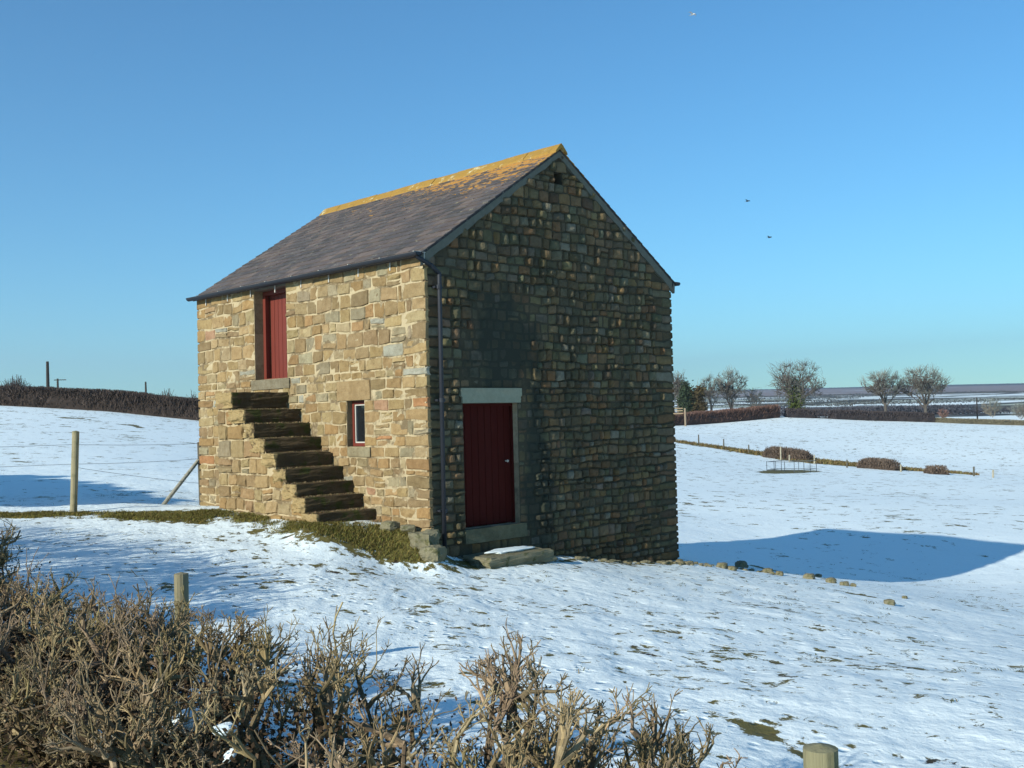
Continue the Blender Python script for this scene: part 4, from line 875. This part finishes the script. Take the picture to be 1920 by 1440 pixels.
# ------------------------------------------------------------------ the near hedge
def near_hedge(x0, x1, dens, seed, label, yc, ztop, detail=True, half=.5, zr=None):
    rg = np.random.default_rng(seed); S = []; C_ = []; base_c = np.array([.31, .235, .135]); root = empty('hedge', (0, 0, 0)); tag(root, label, 'hedge')
    n = int((x1-x0)*dens); LV = []; sparse = lambda v: rg.random() > np.interp(v, [6.2, 7.6, 8.0, 9.3, 10.2], [1, .75, .6, .5, .28])
    SM = []; CM = []
    def stub(p, d, L_, r, col, lev):
        k = max(2, int(L_/.07)); q0 = p; st = L_/k; r1 = r
        for i in range(k):
            d = unit(d+rg.normal(size=3)*.16); q = q0+d*st; r2 = r*(1-.28*(i+1)/k)*rg.uniform(.9, 1.1); S.append((*q0, *q, r1, r2)); C_.append(col*rg.uniform(.6, 1.25)); q0 = q; r1 = r2
            if lev > 0 and rg.random() < .45:
                dd = unit(d*.5+rg.normal(size=3)*.65+np.array([0, -.05, .4])); stub(q, dd, L_*rg.uniform(.35, .75), max(r2*rg.uniform(.5, .8), .0026), col*rg.uniform(.85, 1.1), lev-1)
        if lev > 0:
            for _ in range(rg.integers(1, 4)):
                dd = unit(d+rg.normal(size=3)*.5+np.array([0, 0, .38])); stub(q0, dd, L_*rg.uniform(.4, .8), max(r1*rg.uniform(.5, .8), .0026), col*rg.uniform(.85, 1.15), lev-1)
    clumps = rg.uniform(x0, x1, max(2, int((x1-x0)*3.4)))
    for i in range(n):
        cx = clumps[rg.integers(len(clumps))]+rg.normal()*.13
        if detail and sparse(cx): continue
        cy = yc(cx)+rg.uniform(-1, 1)*half; face = (cy-yc(cx))/half
        zt = ztop(cx)-.10*abs(face)-rg.random()*.12; z0 = H(cx, cy)
        p = np.array([cx*.5+.5*round(cx*2.6)/2.6+rg.normal()*.05, yc(cx)+(cy-yc(cx))*.3, z0-.05]); tip = np.array([cx, cy, zt-rg.uniform(.12, .35)])
        if rg.random() < .35: tip[2] = z0+(zt-z0)*rg.uniform(.25, .75); tip[1] = yc(cx)+half*rg.choice([-1, -1, 1])*rg.uniform(.5, .9)
        col = base_c*rg.uniform(.55, 1.15)*np.array([1, rg.uniform(.92, 1.04), rg.uniform(.8, 1.1)])
        m_ = 5; q0 = p; r = rg.uniform(.011, .026)
        for j in range(m_):
            f = (j+1)/m_; q = p+(tip-p)*f+rg.normal(size=3)*.03; q[1] += (tip[1]-p[1])*.25*math.sin(f*math.pi); SM.append((*q0, *q, r*(1-.1*j), r*(1-.1*(j+1)))); CM.append(col*.5); q0 = q  # stem colour darkened to stand for shade inside the hedge
        d = unit(np.array([rg.normal()*.4, face*.5+rg.normal()*.3, 1.0 if tip[2] > z0+.55*(zt-z0) else .25]))
        for _ in range(rg.integers(2, 5)):
            dd = unit(d+rg.normal(size=3)*.5); Lq = rg.uniform(.07, .17)
            stub(q0, dd, Lq, r*rg.uniform(.5, .85), col, 3 if detail else 1)
        if rg.random() < .035: stub(q0, unit(np.array([rg.normal()*.15, rg.normal()*.1, 1])), rg.uniform(.3, .5), .006, col, 1)
    S = np.array(S); C_ = np.array(C_); zz = np.array([ztop(v) for v in S[:, 3]]); keep = (S[:, 5] < zz+.16) | (rg.random(len(S)) < .10)
    keep &= S[:, 5] < zz+.30
    for (lx_, ly_, lz_, lr_) in ((7.53, -7.94, .36, .13), (6.77, -7.97, .16, .10), (5.74, -8.02, .13, .08)):
        md = (S[:, :3]+S[:, 3:6])/2; keep &= ~((np.hypot(md[:, 0]-lx_-(-.42)*(md[:, 1]-ly_)*-1, md[:, 2]-lz_-.18*(ly_-md[:, 1])) < lr_) & (md[:, 1] < ly_+.05)) | (rg.random(len(S)) < .45)
    b = MB(); b.segs(S[keep], 6, C_[keep]); tw = b.build('twigs', M_twig, root)
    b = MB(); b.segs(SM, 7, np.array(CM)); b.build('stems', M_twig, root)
    print('near hedge segments', keep.sum(), len(SM))
    # dead leaves low in the hedge, massed and darkened to put shade in the gaps
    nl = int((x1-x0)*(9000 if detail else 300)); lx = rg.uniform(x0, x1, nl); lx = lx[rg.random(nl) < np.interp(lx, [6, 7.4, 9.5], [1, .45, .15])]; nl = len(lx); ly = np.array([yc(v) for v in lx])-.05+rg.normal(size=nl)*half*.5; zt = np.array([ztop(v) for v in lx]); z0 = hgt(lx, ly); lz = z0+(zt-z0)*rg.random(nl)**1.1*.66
    b = MB(); b.leaves(np.stack([lx, ly, lz], 1), .014, np.array((.05, .032, .018))*rg.uniform(.4, 2.2, (nl, 1))); b.build('dead_leaves_and_shade', M_leaf, root); return root
YC = lambda x: -7.30-.03*(10-x)
ZT = lambda x: float(np.interp(x, [2.0, 3.0, 4.5, 6.5, 7.6, 8.6, 9.4, 9.9, 10.4, 11.2], [.98, .84, .50, .53, .62, .66, .56, .40, .14, .0]))
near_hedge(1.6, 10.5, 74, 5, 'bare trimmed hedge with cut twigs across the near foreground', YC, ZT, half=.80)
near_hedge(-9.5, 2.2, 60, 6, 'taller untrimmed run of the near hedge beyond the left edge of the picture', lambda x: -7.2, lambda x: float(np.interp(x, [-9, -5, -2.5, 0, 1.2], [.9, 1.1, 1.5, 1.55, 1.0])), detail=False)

hedge([(2.0, -7.7, 0), (.5, -7.75, 0), (-3, -7.8, 0), (-9.5, -7.8, 0)], lambda s: np.interp(s, [0, 1.5, 5, 8, 11.5], [1.35, 1.75, 1.75, 1.35, 1.1]), .9, 2600, (.12, .09, .06), 'thin hedge added for streaky shade on the snow, outside left edge', rt=.014, core=0)  # unseen extra hedge, added only to throw streaky shade over the snow
# snow lying in the hedge
for i, (x, y, z, s, lb) in enumerate([(7.53, -7.94, .36, .17, 'largest lump of snow caught in the near hedge'), (7.85, -7.92, .38, .08, 'small lump of snow right of the largest one in the hedge'), (6.77, -7.97, .16, .13, 'lump of snow low in the hedge left of the largest one'), (6.36, -7.96, .24, .09, 'small snow lump in the hedge between the two leftmost larger ones'), (5.74, -8.02, .13, .10, 'leftmost lump of snow in the near hedge'), (7.92, -7.93, .28, .06, 'tiny lowest lump of snow in the near hedge')]):
    v, q = rockgeo(np.array([s*1.25, s, s*.55])*.95, 80+i, .10, .9, 11); b = MB(); b.add(v, q); o = b.build('snow_lump', M_snow, None, True); o.location = (x-.12, y+.20, z-.07); o.rotation_euler = (R(12), R(8*i-12), i); tag(o, lb, 'snow', 'snow in the hedge')

# birds
for px, py, d, lb, c_ in ((1299, 27, 60, 'pale bird high in the sky right of the roof', (.5, .48, .45)), (1402, 377, 80, 'dark bird in the sky, higher of the two dark birds', (.03, .03, .03)), (1443, 445, 80, 'dark bird in the sky, lower of the two dark birds', (.03, .03, .03))):
    p = dp(px, py, d); b = MB(); v, q = rockgeo(np.array([.28, .09, .08]), 91, .05, 1, 5); b.add(v, q, c=c_); b.add([(.06, 0, .02), (-.06, 0, .02), (-.08, .22, .09), (.04, .24, .09), (-.09, .42, .03)], [(0, 1, 2, 3)], [(3, 2, 4)], c=c_); b.add([(.06, 0, .02), (-.06, 0, .02), (-.08, -.22, .09), (.04, -.24, .09), (-.09, -.42, .03)], [(1, 0, 3, 2)], [(2, 3, 4)], c=c_); b.add([(-.12, 0, 0), (-.26, .05, 0), (-.26, -.05, 0)], None, [(0, 1, 2)], c=c_)
    o = b.build('bird', M_bark, None); o.location = p; tag(o, lb, 'bird', 'birds in the sky')

# unseen trees added, crowns flattened to cast the shadow band across the snow
def shadow_tree(x, y, h, cr, zc, seed, label):
    rg = np.random.default_rng(seed); z = H(x, y); t = empty('evergreen_tree', (x, y, z)); tag(t, label, 'tree', 'added shadow-casting evergreens left of the picture')
    a = MB(); a.segs([(0, 0, -.2, .1, 0, zc, .16, .12), (.1, 0, zc, 0, 0, h, .12, .03)], 9, (.1, .08, .06)); a.build('trunk', M_bark, t)
    v = rg.normal(size=(7000, 3)); v /= np.linalg.norm(v, axis=1)[:, None]; v *= (rg.random(7000)**.4)[:, None]*(1+.12*np.sin(v[:, :1]*6+seed))
    P = v*np.array([cr, cr, (h-zc)/2])+np.array([0, 0, (h+zc)/2]); a = MB(); a.leaves(P, .10, np.array((.04, .055, .02))*rg.uniform(.5, 1.5, (len(P), 1))); a.build('crown', M_leaf, t)
for i, (x, h, lb) in enumerate([(-8.9, 3.5, 'first of the flat-topped evergreens added for shade outside the left edge, nearest the barn'), (-11.2, 3.8, 'second of the flat-topped evergreens added for shade outside the left edge'), (-13.6, 4.0, 'middle of the flat-topped evergreens added for shade outside the left edge'), (-16.0, 4.1, 'fourth of the flat-topped evergreens added for shade outside the left edge'), (-18.6, 4.3, 'farthest of the flat-topped evergreens added for shade outside the left edge')]):
    shadow_tree(x, -9.2, h, 1.7, 2.75, 71+i, lb)

# distance haze
hz = MB(); hz.box((-6500, -1200, -60), (1500, 6800, 420)); 
HM = bpy.data.materials.new('haze'); HM.use_nodes = True; ht = HM.node_tree; ht.nodes.clear(); ho = ht.nodes.new('ShaderNodeOutputMaterial'); hv = ht.nodes.new('ShaderNodeVolumePrincipled')
hv.inputs['Color'].default_value = (.72, .84, 1, 1); hv.inputs['Density'].default_value = 1.5e-4; hv.inputs['Anisotropy'].default_value = .2; ht.links.new(hv.outputs[0], ho.inputs['Volume'])
ho_ = hz.build('haze', HM, None); tag(ho_, kind='stuff', label='thin pale haze over the distant moor')

# small rubble below the gable and along the bank
b = MB(); rg = np.random.default_rng(44); path = [hit(a, c_) for a, c_ in ((1275, 1057), (1320, 1060), (1360, 1064), (1410, 1070), (1470, 1079))]+[]
for k in range(110):
    if k < 50: i = rg.integers(len(path)-1); f = rg.random(); p = path[i]*(1-f)+path[i+1]*f+np.array([rg.normal()*.10, rg.normal()*.10, 0])
    else: p = np.array([rg.uniform(.10, .30), rg.uniform(1.9, 6.1), 0])
    s_ = rg.uniform(.03, .09); v, q = rockgeo(np.array([s_*1.4, s_, s_*.7]), 100+k, .15, .6, 5); a_ = rg.uniform(0, 6); M_ = np.array(Matrix.Rotation(a_, 3, 'Z')); b.add(v@M_.T+np.array([p[0], p[1], H(p[0], p[1])+s_*.15]), q)
o = b.build('rubble', M_rock, None); tag(o, 'small rubble strewn along the gable foot and the bank', 'rubble', kind='stuff')
